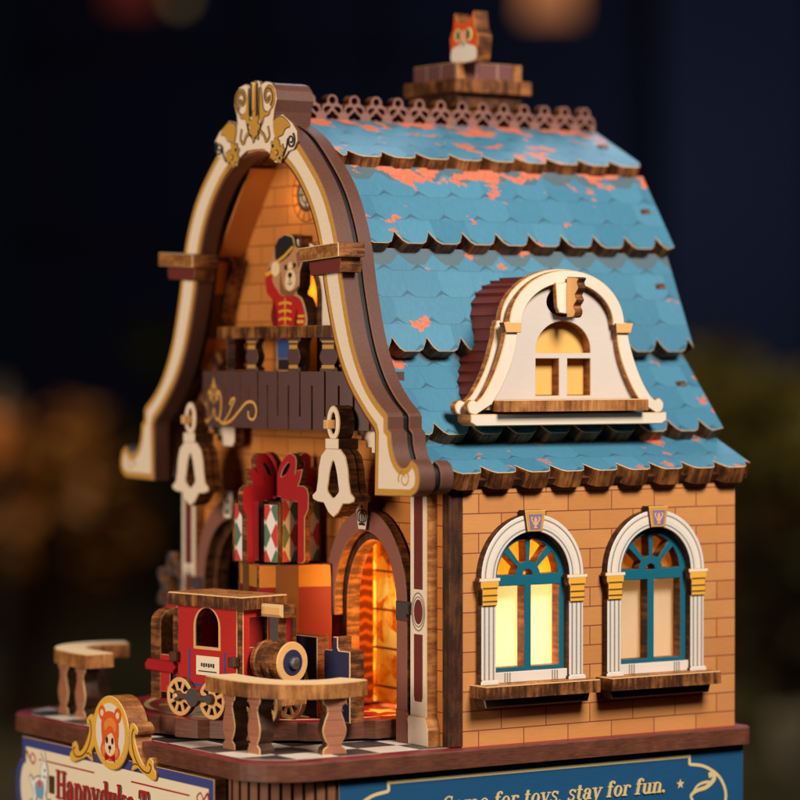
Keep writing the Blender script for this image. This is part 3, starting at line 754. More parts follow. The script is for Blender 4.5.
# gold flourish printed on the left of the apron
def on_apron(co):
    s = arc_s(co.x)
    return bal_pt(s, co.y, co.z)
G0 = 3.8; GZ = 11.2
fl_ = []
for s in (1, -1):
    fl_.append(ribbon([(G0 + s * x, GZ + y) for x, y in spline([(.05, -.1), (.25, -.45), (.62, -.42), (.8, 0), (.72, .4), (.45, .5), (.38, .2)], 6)], .09, .16))
    fl_.append(ribbon([(G0 + s * x, GZ + y) for x, y in spline([(.12, .1), (.3, .45), (.2, .75)], 5)], .07, .1))
fl_.append([(G0, GZ + 1.05), (G0 - .14, GZ + .78), (G0, GZ + .5), (G0 + .14, GZ + .78)])
fl_.append(circle(G0, GZ + .42, .1, 10))
fl_.append(ribbon([(G0 + x, GZ + y) for x, y in spline([(.5, -.46), (1.0, -.62), (1.7, -.5), (2.3, -.2), (2.9, .14), (3.4, .16), (3.62, -.12), (3.45, -.42), (3.1, -.38), (3.05, -.14)], 7)], .11, .09))
fl_.append(ribbon([(G0 + x, GZ + y) for x, y in spline([(1.0, -.6), (1.5, -.28), (1.9, .12), (2.0, .28), (1.75, .24), (1.6, .05)], 6)], .07, .13))
fl_.append(ribbon([(G0 + x, GZ + y) for x, y in spline([(-.5, -.46), (-.9, -.6), (-1.3, -.42), (-1.45, -.1), (-1.2, .1), (-1.02, -.1)], 6)], .11, .09))
print_sheet('gold_flourish', fl_, printed('apron_gold_ink', (228, 172, 92), .1), apron, Matrix.Identity(4), .012, fn=on_apron)
# handrail: a canted bay, three straight lengths
RAILZ = 14.05
hr = [(-4.6, -.55), (-4.2, -1.75), (-3.3, -2.05), (3.3, -2.05), (4.2, -1.75), (4.6, -.55)]
hi = [(x * .9, y + (.5 if abs(x) < 4 else .35 if y < -1 else 0)) for x, y in hr]
plate('handrail', hr + hi[::-1], (BURNT_WARM, BURNT, BURNT_WARM), balc, TP(RAILZ, CX, 0), (), .42, .03)
def baluster_outline(h, w):
    return mirror([(w * .34, h), (w * .5, h)] if False else [(w * .5, h), (w * .5, h * .9), (w * .36, h * .84), (w * .3, h * .74), (w * .42, h * .6), (w * .5, h * .48), (w * .5, h * .38), (w * .36, h * .24), (w * .3, h * .18), (w * .48, h * .1), (w * .5, 0)])
def baluster_poly(h, w):
    half = spline([(w * .5, h), (w * .48, h * .9), (w * .34, h * .85), (w * .3, h * .74), (w * .42, h * .58), (w * .5, h * .42), (w * .40, h * .26), (w * .28, h * .17), (w * .46, h * .1), (w * .5, 0)], 4)
    return half + [(-x, y) for x, y in reversed(half)]
bal0 = None
for u, y, ang in ((-1.55, -1.86, 0), (1.35, -1.86, 0), (3.4, -1.7, 15), (-3.55, -1.66, -40), (-4.1, -1.1, -70), (4.15, -1.1, 60)):
    M = Matrix.Translation((CX + u, y, ZT)) @ Matrix.Rotation(R(ang), 4, 'Z') @ frame((0, 0, 0), (1, 0, 0), (0, 0, 1))
    if bal0 is None:
        bal0 = plate('baluster', baluster_poly(RAILZ - .42 - ZT, .85), (PLUM, BURNT_DARK, EDGE_BROWN), balc, M, (), .3, .02)
        print_sheet('gold_stripe', [rect(-.3, 1.0, .3, 1.06), rect(-.27, .78, .27, .92), rect(-.3, .1, .3, .22)], GOLD, bal0, M, .008)
    else: copy_tree(bal0, balc, M)
# pale stepped brackets under the balcony
for u in (-4.6, 5.6):
    plate('stepped_bracket', [(-1.0, .45), (-1.0, .28), (-.7, .28), (-.7, .12), (-.4, .12), (-.4, -.12), (-.05, -.12), (-.05, -.3), (.7, -.3), (.85, -.1), (.85, .45)], (IVORY, BURNT, EDGE), balc, FR(-1.3, u, 10.0), (), .4, .02)

# ---- side windows
def arched_window(c, first=None):
    if first is not None:
        o, c0 = first
        return copy_tree(o, house, Matrix.Translation((0, c - c0, 0)) @ WM[o])
    x = .34
    sur = arc(c, 5.58, 2.1, 0, 180, 36) + arc(c, 5.58, 1.52, 180, 0, 36)
    wdw = plate('arched_window', sur, (SILVER, BURNT_DARK, SILVER), house, SD(x), (), .34, .02)
    # moulded arch lines
    ln = [arc(c, 5.58, r, 0, 180, 36) + arc(c, 5.58, r - .045, 180, 0, 36) for r in (1.98, 1.66)]
    print_sheet('moulding_line', ln, GREY_PRINT, wdw, SD(x), .008)
    ln = [arc(c, 5.58, r, 0, 180, 36) + arc(c, 5.58, r - .16, 180, 0, 36) for r in (1.92,)]
    print_sheet('moulding_highlight', ln, WHITE, wdw, SD(x), .005)
    plate('keystone', [(c - .3, 7.1), (c + .3, 7.1), (c + .42, 7.82), (c - .42, 7.82)], (GOLD, BURNT_DARK, TAN), wdw, SD(x + .12), (), .4, .02)
    print_sheet('shield', [[(c - .2, 7.18), (c + .2, 7.18), (c + .27, 7.68), (c - .27, 7.68)]], VIOLET, wdw, SD(x + .12), .008)
    fl = [[(c, 7.62), (c - .07, 7.5), (c, 7.3), (c + .07, 7.5)], ribbon(spline([(c, 7.34), (c - .12, 7.44), (c - .17, 7.56), (c - .1, 7.58)], 3), .05), ribbon(spline([(c, 7.34), (c + .12, 7.44), (c + .17, 7.56), (c + .1, 7.58)], 3), .05), rect(c - .1, 7.32, c + .1, 7.37), [(c, 7.36), (c - .08, 7.22), (c + .08, 7.22)]]
    print_sheet('lily_emblem', fl, TAN, wdw, SD(x + .12), .014)
    for s in (1, -1):
        k = c + s * 1.8
        sh = plate('column', rect(k - .29, 1.98, k + .29, 5.58), (SILVER, BURNT_DARK, SILVER), wdw, SD(x - .01), (), .32, .02)
        print_sheet('fluting', [rect(k + d - .03, 2.0, k + d + .03, 4.68) for d in (-.18, 0, .18)], GREY_PRINT, sh, SD(x - .01), .006)
        cp = plate('capital', [(k - .29, 4.68), (k + .29, 4.68), (k + .29, 5.2), (k + .36, 5.3), (k + .36, 5.48), (k + .42, 5.48), (k + .42, 5.6), (k - .42, 5.6), (k - .42, 5.48), (k - .36, 5.48), (k - .36, 5.3), (k - .29, 5.2)], (GOLD_LIGHT, BURNT_DARK, TAN), wdw, SD(x + .06), (), .3, .02)
        print_sheet('capital_line', [rect(k - .29, z, k + .29, z + .05) for z in (4.8, 5.0, 5.24)], BROWN_BAND, cp, SD(x + .06), .008)
        print_sheet('capital_top', [rect(k - .40, 5.5, k + .40, 5.58)], WHITE, cp, SD(x + .06), .008)
        plate('column_foot', [(k - .36, 1.98), (k + .36, 1.98), (k + .36, 2.14), (k + .29, 2.2), (k - .29, 2.2), (k - .36, 2.14)], (SILVER, BURNT_DARK, SILVER), wdw, SD(x + .06), (), .3, .02)
    # teal sash with fan light
    x2 = .02
    r0, r1 = 1.56, 1.30
    so = [(c - r0, 2.15), (c + r0, 2.15)] + arc(c, 5.55, r0, 0, 180, 30)
    holes = [rect(c - r1, 2.55, c - .14, 5.28), rect(c + .14, 2.55, c + r1, 5.28), arc(c, 5.62, .2, 0, 180, 8)]
    for a0, a1 in ((4, 40), (52, 85), (95, 128), (140, 176)):
        holes.append(arc(c, 5.58, r1 - .04, a0, a1, 7) + arc(c, 5.58, .52, a1 - 3, a0 + 3, 5))
    plate('sash', so, (TEAL, BURNT, TEAL), wdw, SD(x2), holes, .42, .015)
    rl = plate('lower_rail', rect(c - 1.5, 2.06, c + 1.5, 2.42), (SILVER, BURNT, SILVER), wdw, SD(x - .12), (), .2, .015)
    print_sheet('fluting', [rect(c + d, 2.08, c + d + .05, 2.4) for d in (-1.1, -1.0, -.9, .85, .95, 1.05)], GREY_PRINT, rl, SD(x - .12), .006)
    sl = plate('sill', [(c - 2.35, -.95), (c + 2.35, -.95), (c + 2.35, 0), (c - 2.35, 0)], (BURNT_WARM, BURNT, EDGE), wdw, frame((.01, 0, 2.06), (0, 1, 0), (-1, 0, 0)), (), .44, .03)
    plate('sill_moulding', [(c - 2.1, 1.3), (c + 2.1, 1.3), (c + 2.2, 1.62), (c - 2.2, 1.62)], (PLUM, BURNT_DARK, GREY_PRINT), wdw, SD(.6), (), .6, .03)
    plate('pane', rect(c - 1.56, 2.1, c + 1.56, 5.38), (PANE_CREAM, PANE_CREAM), wdw, SD(-.52), (), .03, 0)
    plate('fan_pane', [(c - 1.56, 5.4), (c + 1.56, 5.4)] + arc(c, 5.55, 1.56, 0, 180, 20), (PANE, PANE), wdw, SD(-.52), (), .03, 0)
    return wdw
w0 = arched_window(WIN[0])
arched_window(WIN[1], (w0, WIN[0]))

# ---- dormer
DC = 4.7
BODY = [(3.35, 11.2), (3.05, 12.0), (2.5, 12.75), (2.12, 13.4), (2.02, 14.1)] + arc(0, 14.1, 2.02, 0, 90, 14, 1.5)[1:]
BODY = mirror(BODY)
DX = -.62; DZ = .06
def off(poly): return [(DC + x, y + DZ) for x, y in poly]
dorm = plate('dormer', off(BODY), (MAROON_PLANK, MAROON_PLANK), house, SD(DX - .62), (), .2, 0)
# overlapping planks round the body, each a board running back into the roof
bm = bmesh.new()
ring = BODY[:len(BODY) // 2 + 1]
pts = clean(BODY)
# resample along the outline
acc = [0]
for i in range(len(pts) - 1): acc.append(acc[-1] + math.dist(pts[i], pts[i + 1]))
def at(d):
    for i in range(len(pts) - 1):
        if acc[i + 1] >= d - 1e-9:
            t = (d - acc[i]) / (acc[i + 1] - acc[i]); return Vector((pts[i][0] + (pts[i + 1][0] - pts[i][0]) * t, pts[i][1] + (pts[i + 1][1] - pts[i][1]) * t))
    return Vector(pts[-1])
nb = 28; T = acc[-1]
for i in range(nb):
    p, q = at(T * i / nb), at(T * (i + 1) / nb)
    d = (q - p).normalized(); n = Vector((d.y, -d.x))
    up = 1 if i < nb / 2 else -1           # the lower edge of every board stands proud
    po = p + n * (.10 if up > 0 else .0); qo = q + n * (.0 if up > 0 else .10)
    pi_, qi = p - n * .12, q - n * .12
    v = []
    for X in (DX - .6, DX - 5.2):
        v.append([bm.verts.new((X, DC + a.x, a.y + DZ)) for a in (po, qo, qi, pi_)])
    for k in range(4): bm.faces.new((v[0][k], v[0][(k + 1) % 4], v[1][(k + 1) % 4], v[1][k]))
    bm.faces.new(v[0]); bm.faces.new(v[1][::-1])
bmesh.ops.recalc_face_normals(bm, faces=bm.faces)
mesh_obj('planking', bm, [MAROON_PLANK], dorm)
FACEH = [(3.55, 11.1), (3.2, 11.5), (2.75, 12.2), (2.42, 13.0), (2.28, 13.8), (2.24, 14.2)] + arc(0, 14.0, 2.2, 5, 90, 14, 1.66)
PW = [[(-1.15, 11.58), (-.18, 11.58), (-.18, 12.84), (-1.15, 12.84)], [(.18, 11.58), (1.15, 11.58), (1.15, 12.84), (.18, 12.84)], [(-1.15, 13.04), (1.15, 13.04)] + arc(0, 13.12, 1.15, 0, 180, 20, 1.0)]
plate('face_panel', off(mirror(FACEH)), (PANEL_WHITE, BURNT_WARM, EDGE), dorm, SD(DX - .15), [off(p) for p in PW] + [off(circle(0, 14.78, .70, 24, .5))], .4, .02)
plate('pane', off(rect(-1.4, 11.6, 1.4, 14.4)), (PANE_DORMER, PANE_DORMER), dorm, SD(DX - .56), (), .03, 0)
FO = [(3.8, 10.95)] + spline([(3.8, 10.95), (4.05, 11.02), (4.13, 11.28), (3.95, 11.46), (3.75, 11.4)], 4)[1:] + spline([(3.75, 11.4), (3.5, 11.62), (3.15, 12.15), (2.85, 12.8), (2.62, 13.5), (2.58, 14.05)], 5)[1:] + [(2.58, 14.05), (2.46, 14.1)] + arc(0, 14.0, 2.42, 2, 90, 18, 1.86)
FI = spline([(3.15, 11.3), (2.75, 11.85), (2.36, 12.6), (2.14, 13.3), (2.08, 13.95)], 5) + arc(0, 14.0, 1.92, 0, 90, 18, 1.42)
def horseshoe(o, i):
    full = clean([(-x, y) for x, y in reversed(o)][::-1][::-1]); 
    oo = [(-x, y) for x, y in o] + [(x, y) for x, y in reversed(o)]
    ii = [(-x, y) for x, y in i] + [(x, y) for x, y in reversed(i)]
    return off(clean(oo + ii[::-1]))
plate('front_frame', horseshoe(FO, FI), (FRAME_WHITE, BURNT_WARM, EDGE), dorm, SD(DX + .12), (), .26, .03)
FOB = [(x * 1.05 if y < 13.9 else x * 1.03, y + (.05 if y > 13 else -.02)) for x, y in FO]
plate('back_frame', horseshoe(FOB, FI), (FRAME_WHITE, BURNT_WARM, EDGE), dorm, SD(DX - .32), (), .3, .03)
for s in (1, -1):
    plate('spring_cap', off([(s * 2.02, 13.72), (s * 2.62, 13.72), (s * 2.72, 14.06), (s * 1.98, 14.06)]), (TAN, BURNT, EDGE), dorm, SD(DX + .22), (), .3, .02)
plate('keystone_plate', off(mirror([(0, 14.36), (.42, 14.4), (.52, 14.6), (.58, 15.42), (0, 15.44)])), (FRAME_WHITE, BURNT_WARM, EDGE), dorm, SD(DX + .22), (), .2, .02)
plate('keystone_fin', spline([(0, 14.5), (.4, 14.52), (.52, 14.72), (.42, 14.9), (.6, 15.1), (.5, 15.28), (.7, 15.5), (.62, 15.7), (.7, 15.86), (.0, 15.9)], 3), (TAN, BURNT), dorm, frame((DX + .2, DC - .12, DZ - .27), (1, 0, 0), (0, 0, 1)), (), .3, .03)
plate('half_round', off(arc(0, 14.95, 1.05, 180, 360, 16, .75)), (BURNT_DARK, BURNT_DARK), dorm, SD(DX - .13), (), .05, 0) if False else None
plate('sill', [(DC - 3.05, -.55), (DC + 3.05, -.55), (DC + 3.05, .1), (DC - 3.05, .1)], (BURNT_WARM, BURNT_WARM, EDGE), dorm, frame((DX + .1, 0, 11.46 + DZ), (0, 1, 0), (-1, 0, 0)), (), .4, .03)
plate('base_board', off([(-3.9, 10.58), (3.9, 10.58), (4.12, 10.7), (4.12, 10.98), (-4.12, 10.98), (-4.12, 10.7)]), (FRAME_WHITE, BURNT_WARM, EDGE), dorm, SD(DX + .3), (), .8, .03)

# =====================================================================================================
# PLINTH
# =====================================================================================================
base = thing('display_plinth', 'blue plinth box with brown board floor under the toy house', 'plinth', (CX, 2, -4.4))
def rounded(x0, y0, x1, y1, rf, rb=.5, n=10):
    return arc(x1 - rf, y0 + rf, rf, -90, 0, n) + arc(x1 - rb, y1 - rb, rb, 0, 90, n) + arc(x0 + rb, y1 - rb, rb, 90, 180, n) + arc(x0 + rf, y0 + rf, rf, 180, 270, n)
PX0, PX1, PY0, PY1 = -18.5, .62, -8.15, 12.05
plate('floor_board', rounded(PX0, PY0, PX1, PY1, 2.1), (PLATE_TOP, PLINTH_EDGE, PLINTH_EDGE), base, TP(-.02), (), .6, .05)
plate('chequered_floor', rounded(PX0 + .5, PY0 + .45, PX1 - .75, 4.5, 1.9), (CHECK, CHECK), base, TP(.0), (), .012, 0)
BX0, BX1, BY0, BY1 = -18.2, .3, -7.7, 11.75
plate('plinth_box', rounded(BX0 + .06, BY0 + .06, BX1 - .06, BY1 - .06, 2.6), (BURNT_DARK, BURNT_DARK), base, TP(-.64), (), 3.7, 0)
sp_ = plate('side_board', rect(-5.0, -4.4, BY1, -.62), (BOX_BLUE, BURNT, EDGE), base, SD(BX1), (), .05, .01)
# fluted corner board bent round both front corners
def fluted(sign):
    bm = bmesh.new(); n = 11
    cx = BX1 - 2.6 if sign > 0 else BX0 + 2.6; cy = BY0 + 2.6
    for i in range(n):
        a0 = -90 + 90 * i / n + 1.2; a1 = -90 + 90 * (i + 1) / n - 1.2
        v = []
        for a in (a0, a1):
            c, s_ = math.cos(R(a)) * sign, math.sin(R(a))
            for r in (2.62, 2.45):
                for z in (-4.4, -.62): v.append(bm.verts.new((cx + r * c, cy + r * s_, z)))
        q = lambda *k: bm.faces.new([v[j] for j in k])
        q(0, 1, 5, 4); q(2, 3, 1, 0); q(4, 5, 7, 6); q(1, 3, 7, 5); q(6, 7, 3, 2); q(0, 4, 6, 2)
    bmesh.ops.recalc_face_normals(bm, faces=bm.faces)
    return mesh_obj('fluted_corner', bm, [FLUTE], base)
fluted(1); fluted(-1)
# gold frame line and the words on the side board
FW = .11
y0, y1, zt, zb = -3.1, 9.35, -.92, -3.9
top = ribbon([(y0, zt), (y1, zt)], FW)
fr = [top, ribbon([(y0, zb), (y1, zb)], FW)]
for s, yy in ((-1, y0), (1, y1)):
    fr.append(rect(yy - FW / 2, zt - .30, yy + FW / 2, zt + FW / 2))
    fr.append(ribbon([(yy + s * x, y) for x, y in spline([(0, zt - .28), (.7, zt - .42), (1.35, zt - .85), (1.62, zt - 1.5), (1.35, zt - 2.15), (.7, zt - 2.58), (0, zt - 2.72)], 6)], FW))
for s, yy in ((1, 9.0), (-1, -2.7)):
    fr.append(star(yy - s * .05 , -1.86, .18))
    fr.append(ribbon([(yy + s * x, y) for x, y in spline([(.5, -2.5), (.42, -2.3), (.66, -2.15), (1.1, -2.05), (1.42, -1.82), (1.4, -1.62), (1.2, -1.66)], 6)], .09, .2))
    fr.append(ribbon([(yy + s * x, y) for x, y in spline([(.45, -2.28), (.7, -1.98), (1.05, -1.88), (1.34, -1.92)], 6)], .06, .12))
print_sheet('gold_border', fr, PALE_GOLD, sp_, SD(BX1), .006)
tp, adv = lettering('Come for toys, stay for fun.', .54, 1.0, .2, 1.0)
k = 9.35 / adv
tp, adv = lettering('Come for toys, stay for fun.', .54, .98, .2, k)
print_sheet('motto_lettering', shift(tp, -1.08, -2.08), PALE_GOLD, sp_, SD(BX1), .006)

# =====================================================================================================
# NAME SIGN on the front of the plinth
# =====================================================================================================
SY = -8.27
sign = thing('shop_sign', 'cream shop name board with blue border across the plinth front', 'sign', (CX, SY, -4.3))
def sign_outline(d):
    hw = 7.0 - d; t = -.72 - d; b = -4.25 + d
    o = [(hw, t), (hw, t - .85 + d * .6)] + arc(hw, -2.48, .55 - d * .3, 80, -80, 10, .92 - d * .2)[0:] + [(hw, b)]
    return o + [(-x, y) for x, y in reversed(o)]
sb = plate('board', sign_outline(0), (SIGN_BLUE, BURNT, EDGE), sign, FR(SY), (), .45, .02)
print_sheet('cream_field', [sign_outline(.34)], CREAM, sb, FR(SY), .008)
rd = [ribbon([(-5.6, -1.42), (-1.35, -1.42)], .055), ribbon([(1.35, -1.42), (5.4, -1.42)], .055)]
for s in (1, -1):
    rd.append(ribbon([(s * x, y) for x, y in spline([(6.35, -1.5), (6.15, -1.25), (5.9, -1.42), (6.1, -1.62), (6.4, -1.4), (6.6, -1.22), (6.68, -1.42)], 6)], .05, .09))
print_sheet('red_rule', rd, DARK_RED_INK, sb, FR(SY), .016)
tx, adv = lettering('Happyduke Toys', 1.0, 1.12, 0, .93)
sh = shift(tx, -4.25 + .05, -2.62 - .05)
print_sheet('letter_shadow', sh, INK_SHADOW, sb, FR(SY), .016)
print_sheet('name_lettering', shift(tx, -4.25, -2.62), DARK_RED_INK, sb, FR(SY), .045)
LAMB_WHITE = printed('lamb_white_print', (250, 248, 246), .03)
# small printed white lamb with a blue saddle cloth, at the left
dz = -1.95; du = -5.5
lamb = [circle(du - .05, dz - .45, .55, 20, .36), circle(du + .32, dz + .12, .26, 16, .34), [(du + .1, dz - .5), (du + .2, dz + .2), (du + .55, dz + .1), (du + .5, dz - .45)],
        [(du + .2, dz + .36), (du + .08, dz + .72), (du + .3, dz + .44)], [(du + .36, dz + .4), (du + .38, dz + .78), (du + .48, dz + .38)],
        ribbon([(du - .35, dz - .6), (du - .5, dz - 1.05), (du - .75, dz - 1.1)], .24, .16), ribbon([(du + .25, dz - .6), (du + .45, dz - .95), (du + .8, dz - .92)], .24, .16), ribbon([(du - .55, dz - .4), (du - .8, dz - .15)], .2, .1)]
print_sheet('lamb_outline', [inset(ccw(clean(p_)), -.06) for p_ in lamb], INK_SHADOW, sb, FR(SY), .014)
print_sheet('lamb_print', lamb, LAMB_WHITE, sb, FR(SY), .03)
print_sheet('lamb_face', [circle(du + .42, dz + .2, .045, 8), ribbon([(du + .3, dz - .02), (du + .48, dz - .06)], .04)], BLACK, sb, FR(SY), .06)
print_sheet('lamb_saddle', [spline([(du - .32, dz - .3), (du - .3, dz - .75), (du, dz - .85), (du + .3, dz - .7), (du + .25, dz - .22)], 3, True), ], PALE_BLUE, sb, FR(SY), .05)
print_sheet('saddle_flower', [star(du, dz - .32, .2, .55)], ORANGE_FUR, sb, FR(SY), .06)
box('wood_tenon', (CX - 4.55, SY, -2.2), (.34, .16, .62), [BURNT_DARK], sb)

# ---- bear medallion in front of the sign's top edge
MY = -8.44
med = thing('bear_medallion', 'oval gold-rimmed medallion with orange bear portrait and gilt scrolls', 'medallion', (CX + .15, MY, -1.1))
mu = .15; mz = .12
mp = plate('oval', circle(mu, mz, 1.34, 40, 1.27), (GOLD_LIGHT, BURNT_WARM, EDGE), med, FR(MY), (), .78, .03)
print_sheet('white_field', [circle(mu, mz, 1.06, 36, 1.02)], WHITE, mp, FR(MY), .008)
b_ = lambda pts: [(mu + 1.18 * x, mz + y) for x, y in pts]
print_sheet('bear_fur', [spline(b_([(-.5, .5), (-.2, .72), (.2, .72), (.48, .5), (.55, .1), (.5, -.35), (.62, -.6), (.45, -.86), (0, -.98), (-.45, -.86), (-.6, -.6), (-.5, -.3), (-.55, .1)]), 4, True), circle(mu - .58, mz + .64, .26, 16, .26), circle(mu + .56, mz + .64, .26, 16, .26)], ORANGE_FUR, mp, FR(MY), .014)
print_sheet('fur_highlight', [spline(b_([(-.36, .3), (-.1, .5), (.2, .5), (.38, .3), (.3, .05), (.12, .22), (-.1, .22), (-.3, .05)]), 4, True), spline(b_([(-.5, -.55), (-.36, -.45), (-.3, -.7), (-.42, -.8)]), 4, True), spline(b_([(.5, -.55), (.36, -.45), (.3, -.7), (.42, -.8)]), 4, True)], printed('light_orange_fur', (238, 140, 66), .15), mp, FR(MY), .018)
print_sheet('bear_muzzle', [spline(b_([(-.05, -.05), (.12, .0), (.26, -.2), (.32, -.55), (.12, -.76), (-.1, -.76), (-.3, -.55), (-.22, -.2)]), 4, True), circle(mu - .58, mz + .64, .12, 12), circle(mu + .56, mz + .64, .12, 12)], BLUSH, mp, FR(MY), .024)
print_sheet('bear_face', [circle(mu - .2, mz - .26, .085, 12, .12), circle(mu + .2, mz - .26, .085, 12, .12), circle(mu + .01, mz - .5, .11, 12, .08), ribbon([(mu, mz - .56), (mu, mz - .68)], .04)], BLACK, mp, FR(MY), .032)
print_sheet('bear_bow', [b_([(0, -.84), (-.3, -.72), (-.3, -.98)]), b_([(0, -.84), (.3, -.72), (.3, -.98)])], DEEP_RED, mp, FR(MY), .032)
for s in (1, -1):
    sc = spline([(1.25, .1), (1.35, .42), (1.6, .48), (1.86, .3), (1.8, .1), (1.66, .12), (1.7, -.15), (1.92, -.5), (2.2, -.78), (2.45, -.88), (2.55, -.68), (2.72, -.56), (2.94, -.66), (2.96, -.88), (3.12, -1.0), (3.12, -1.24), (2.9, -1.32), (2.5, -1.22), (2.1, -1.1), (1.85, -1.02), (1.42, -1.14), (1.52, -.82), (1.3, -.6), (1.2, -.3)], 4, True)
    poly = [(mu + s * x, mz + y) for x, y in sc]
    g = plate('gilt_scroll', poly, (GOLD_LIGHT, BURNT_WARM, EDGE), med, FR(MY + .04), (), .66, .03)
    print_sheet('scroll_line', [[(mu + s * x, mz + y) for x, y in ribbon(spline([(1.62, .3), (1.5, .1), (1.52, -.3), (1.78, -.74), (2.2, -1.02), (2.66, -1.08), (2.84, -.88), (2.7, -.76)], 5), .06)], [(mu + s * x, mz + y) for x, y in ribbon(spline([(1.5, -.96), (1.66, -.88), (1.86, -.9)], 4), .05)]], BROWN_BAND, g, FR(MY + .04), .008)

# =====================================================================================================
# CORNER RAILINGS
# =====================================================================================================
def railing(s, label):
    t = thing('corner_railing', label, 'railing', (CX + s * 7.4, -5.9, 0), 0, 'corner railings of the shop forecourt')
    X = lambda x: (CX + s * (x - CX))
    cl = [(-4.75, -6.5), (-3.5, -6.55), (-2.3, -6.4), (-1.4, -5.85), (-.95, -5.0), (-.95, -4.2), (-1.2, -3.5)]
    cl = spline(cl, 5)
    poly = ribbon([(X(x), y) for x, y in cl], 1.15)
    plate('handrail', ccw(poly), (TAN_TOP, BURNT_WARM, EDGE), t, TP(2.38), (), .52, .04)
    for (x, y, ang) in ((-3.75, -6.5, 0), (-2.25, -6.42, 0), (-.85, -4.55, 76)):
        M = Matrix.Translation((X(x), y, 0)) @ Matrix.Rotation(R(ang * s), 4, 'Z') @ frame((0, 0, 0), (1, 0, 0), (0, 0, 1)) @ Matrix.Translation((0, 0, .28))
        b = plate('baluster', baluster_poly(1.86, .82), (PINK_WOOD, BURNT_DARK, EDGE), t, M, (), .55, .03)
        print_sheet('turning_line', [rect(-.3, z, .3, z + .03) for z in (.3, .62, 1.12, 1.42, 1.6)], MAUVE, b, M, .006)
    return t
TAN_TOP = printed('pale_birch_top', (236, 208, 166), .1)
railing(1, 'curved wooden railing with rosy balusters in front of the train')
railing(-1, 'curved wooden railing on the far corner behind the bear medallion')

# =====================================================================================================
# TURNTABLE
# =====================================================================================================
TC = Vector((-8.9, -1.15, 0)); TZ = .72
tt = thing('turntable', 'crimson round turntable with cream ring running through the doors', 'turntable', (TC.x, TC.y, 0))
sc_ = [( (6.0 + .13 * (1 if math.cos(16 * a) > .2 else -1 if math.cos(16 * a) < -.2 else 0)) * math.cos(a), (6.0 + .13 * (1 if math.cos(16 * a) > .2 else -1 if math.cos(16 * a) < -.2 else 0)) * math.sin(a)) for a in [2 * PI * i / 240 for i in range(240)]]
TT_RED = printed('crimson_turntable_print', (150, 34, 44), .15, .35)
td = plate('disc', sc_, (TT_RED, PLINTH_EDGE, PLINTH_EDGE), tt, TP(TZ, TC.x, TC.y), (), .62, .03)
rg = [(circle(0, 0, 5.3, 80), circle(0, 0, 5.12, 80)), (circle(0, 0, 2.6, 60), circle(0, 0, 2.5, 60))]
for i in range(8):
    a = 2 * PI * i / 8 + .3
    rg.append([(math.cos(a) * 4.0 + x * math.cos(a) - y * math.sin(a), math.sin(a) * 4.0 + x * math.sin(a) + y * math.cos(a)) for x, y in star(0, 0, .8, .4)])
print_sheet('cream_ring', rg, printed('cream_ring_ink', (240, 206, 140), .08), td, TP(TZ, TC.x, TC.y), .008)
lathe('spindle', [(1.2, .02), (1.2, .1)], [BURNT_DARK], tt, TP(0, TC.x, TC.y))

# =====================================================================================================
# TOY TRAIN on the turntable: local +x is the way it is heading, local -y the side towards us
# =====================================================================================================
TRZ = TZ
train = thing('toy_train', 'red wooden toy locomotive with brown boiler on the turntable', 'toy train', (-6.45, -5.3, TRZ), R(12))
TM = WM[train]
def TS(y, x=0, z=0): return TM @ frame((x, y, z), (1, 0, 0), (0, 0, 1))
def TF(x, y=0, z=0): return TM @ frame((x, y, z), (0, 1, 0), (0, 0, 1))
WINH = [(-.55, 2.42), (.55, 2.42)] + arc(0, 3.12, .55, 0, 180, 14, .62)
cabx = -.15
cab_o = [(-1.5, .62), (1.5, .62), (1.5, 3.78), (-1.5, 3.78)]
cab = plate('cab_side', [(cabx + x, y) for x, y in cab_o], (RED, BURNT, EDGE), train, TS(-.75), [[(cabx + x * 1.05, y) for x, y in WINH]], .25, .02)
wf = [(x * 1.25, 2.32 + (y - 2.42) * 1.1) for x, y in WINH]
print_sheet('window_trim', [([(cabx + x, y) for x, y in wf], [(cabx + x * 1.06, y) for x, y in WINH])], TAN, cab, TS(-.75), .01)
print_sheet('number_plate', [rect(cabx - .55, 1.45, cabx + .62, 2.1)], CREAM, cab, TS(-.75), .012)
print_sheet('blue_stripe', [rect(cabx - 1.0, 1.05, cabx + 1.0, 1.15), rect(cabx - .95, 1.2, cabx - .86, 2.3), rect(cabx + .86, 1.2, cabx + .95, 2.3)], SIGN_BLUE, cab, TS(-.75), .008)
pl = [rect(cabx - .3 + i * .12, 1.74 - (.02 if i % 2 else 0), cabx - .22 + i * .12, 1.86) for i in range(6)] + [rect(cabx - .42, 1.56, cabx + .5, 1.6)]
print_sheet('plate_mark', pl, BLACK, cab, TS(-.75), .02)
plate('cab_side', [(cabx + x, y) for x, y in cab_o], (RED, BURNT, EDGE), train, TS(.95), (), .25, .02)
plate('cab_front', [(-.72, .62), (.7, .62), (.7, 3.78), (-.72, 3.78)], (RED, BURNT, EDGE), train, TF(cabx + 1.78), [rect(-.42, 2.5, .4, 3.5)], .26, .02)
plate('cab_back', [(-.72, .62), (.93, .62), (.93, 3.78), (-.72, 3.78)], (RED, BURNT), train, TF(cabx - 1.3), (), .25, .02)
plate('cab_roof', [(cabx - 1.75, -1.0), (cabx + 2.0, -1.0), (cabx + 2.0, 1.1), (cabx - 1.75, 1.1)], (BURNT_WARM, BURNT, EDGE), train, TM @ TP(4.22), (), .44, .04)
plate('running_board', rect(-2.4, -.62, 3.3, .62), (BURNT_WARM, BURNT_WARM), train, TM @ TP(.95), (), .3, .03)
bz = 2.05
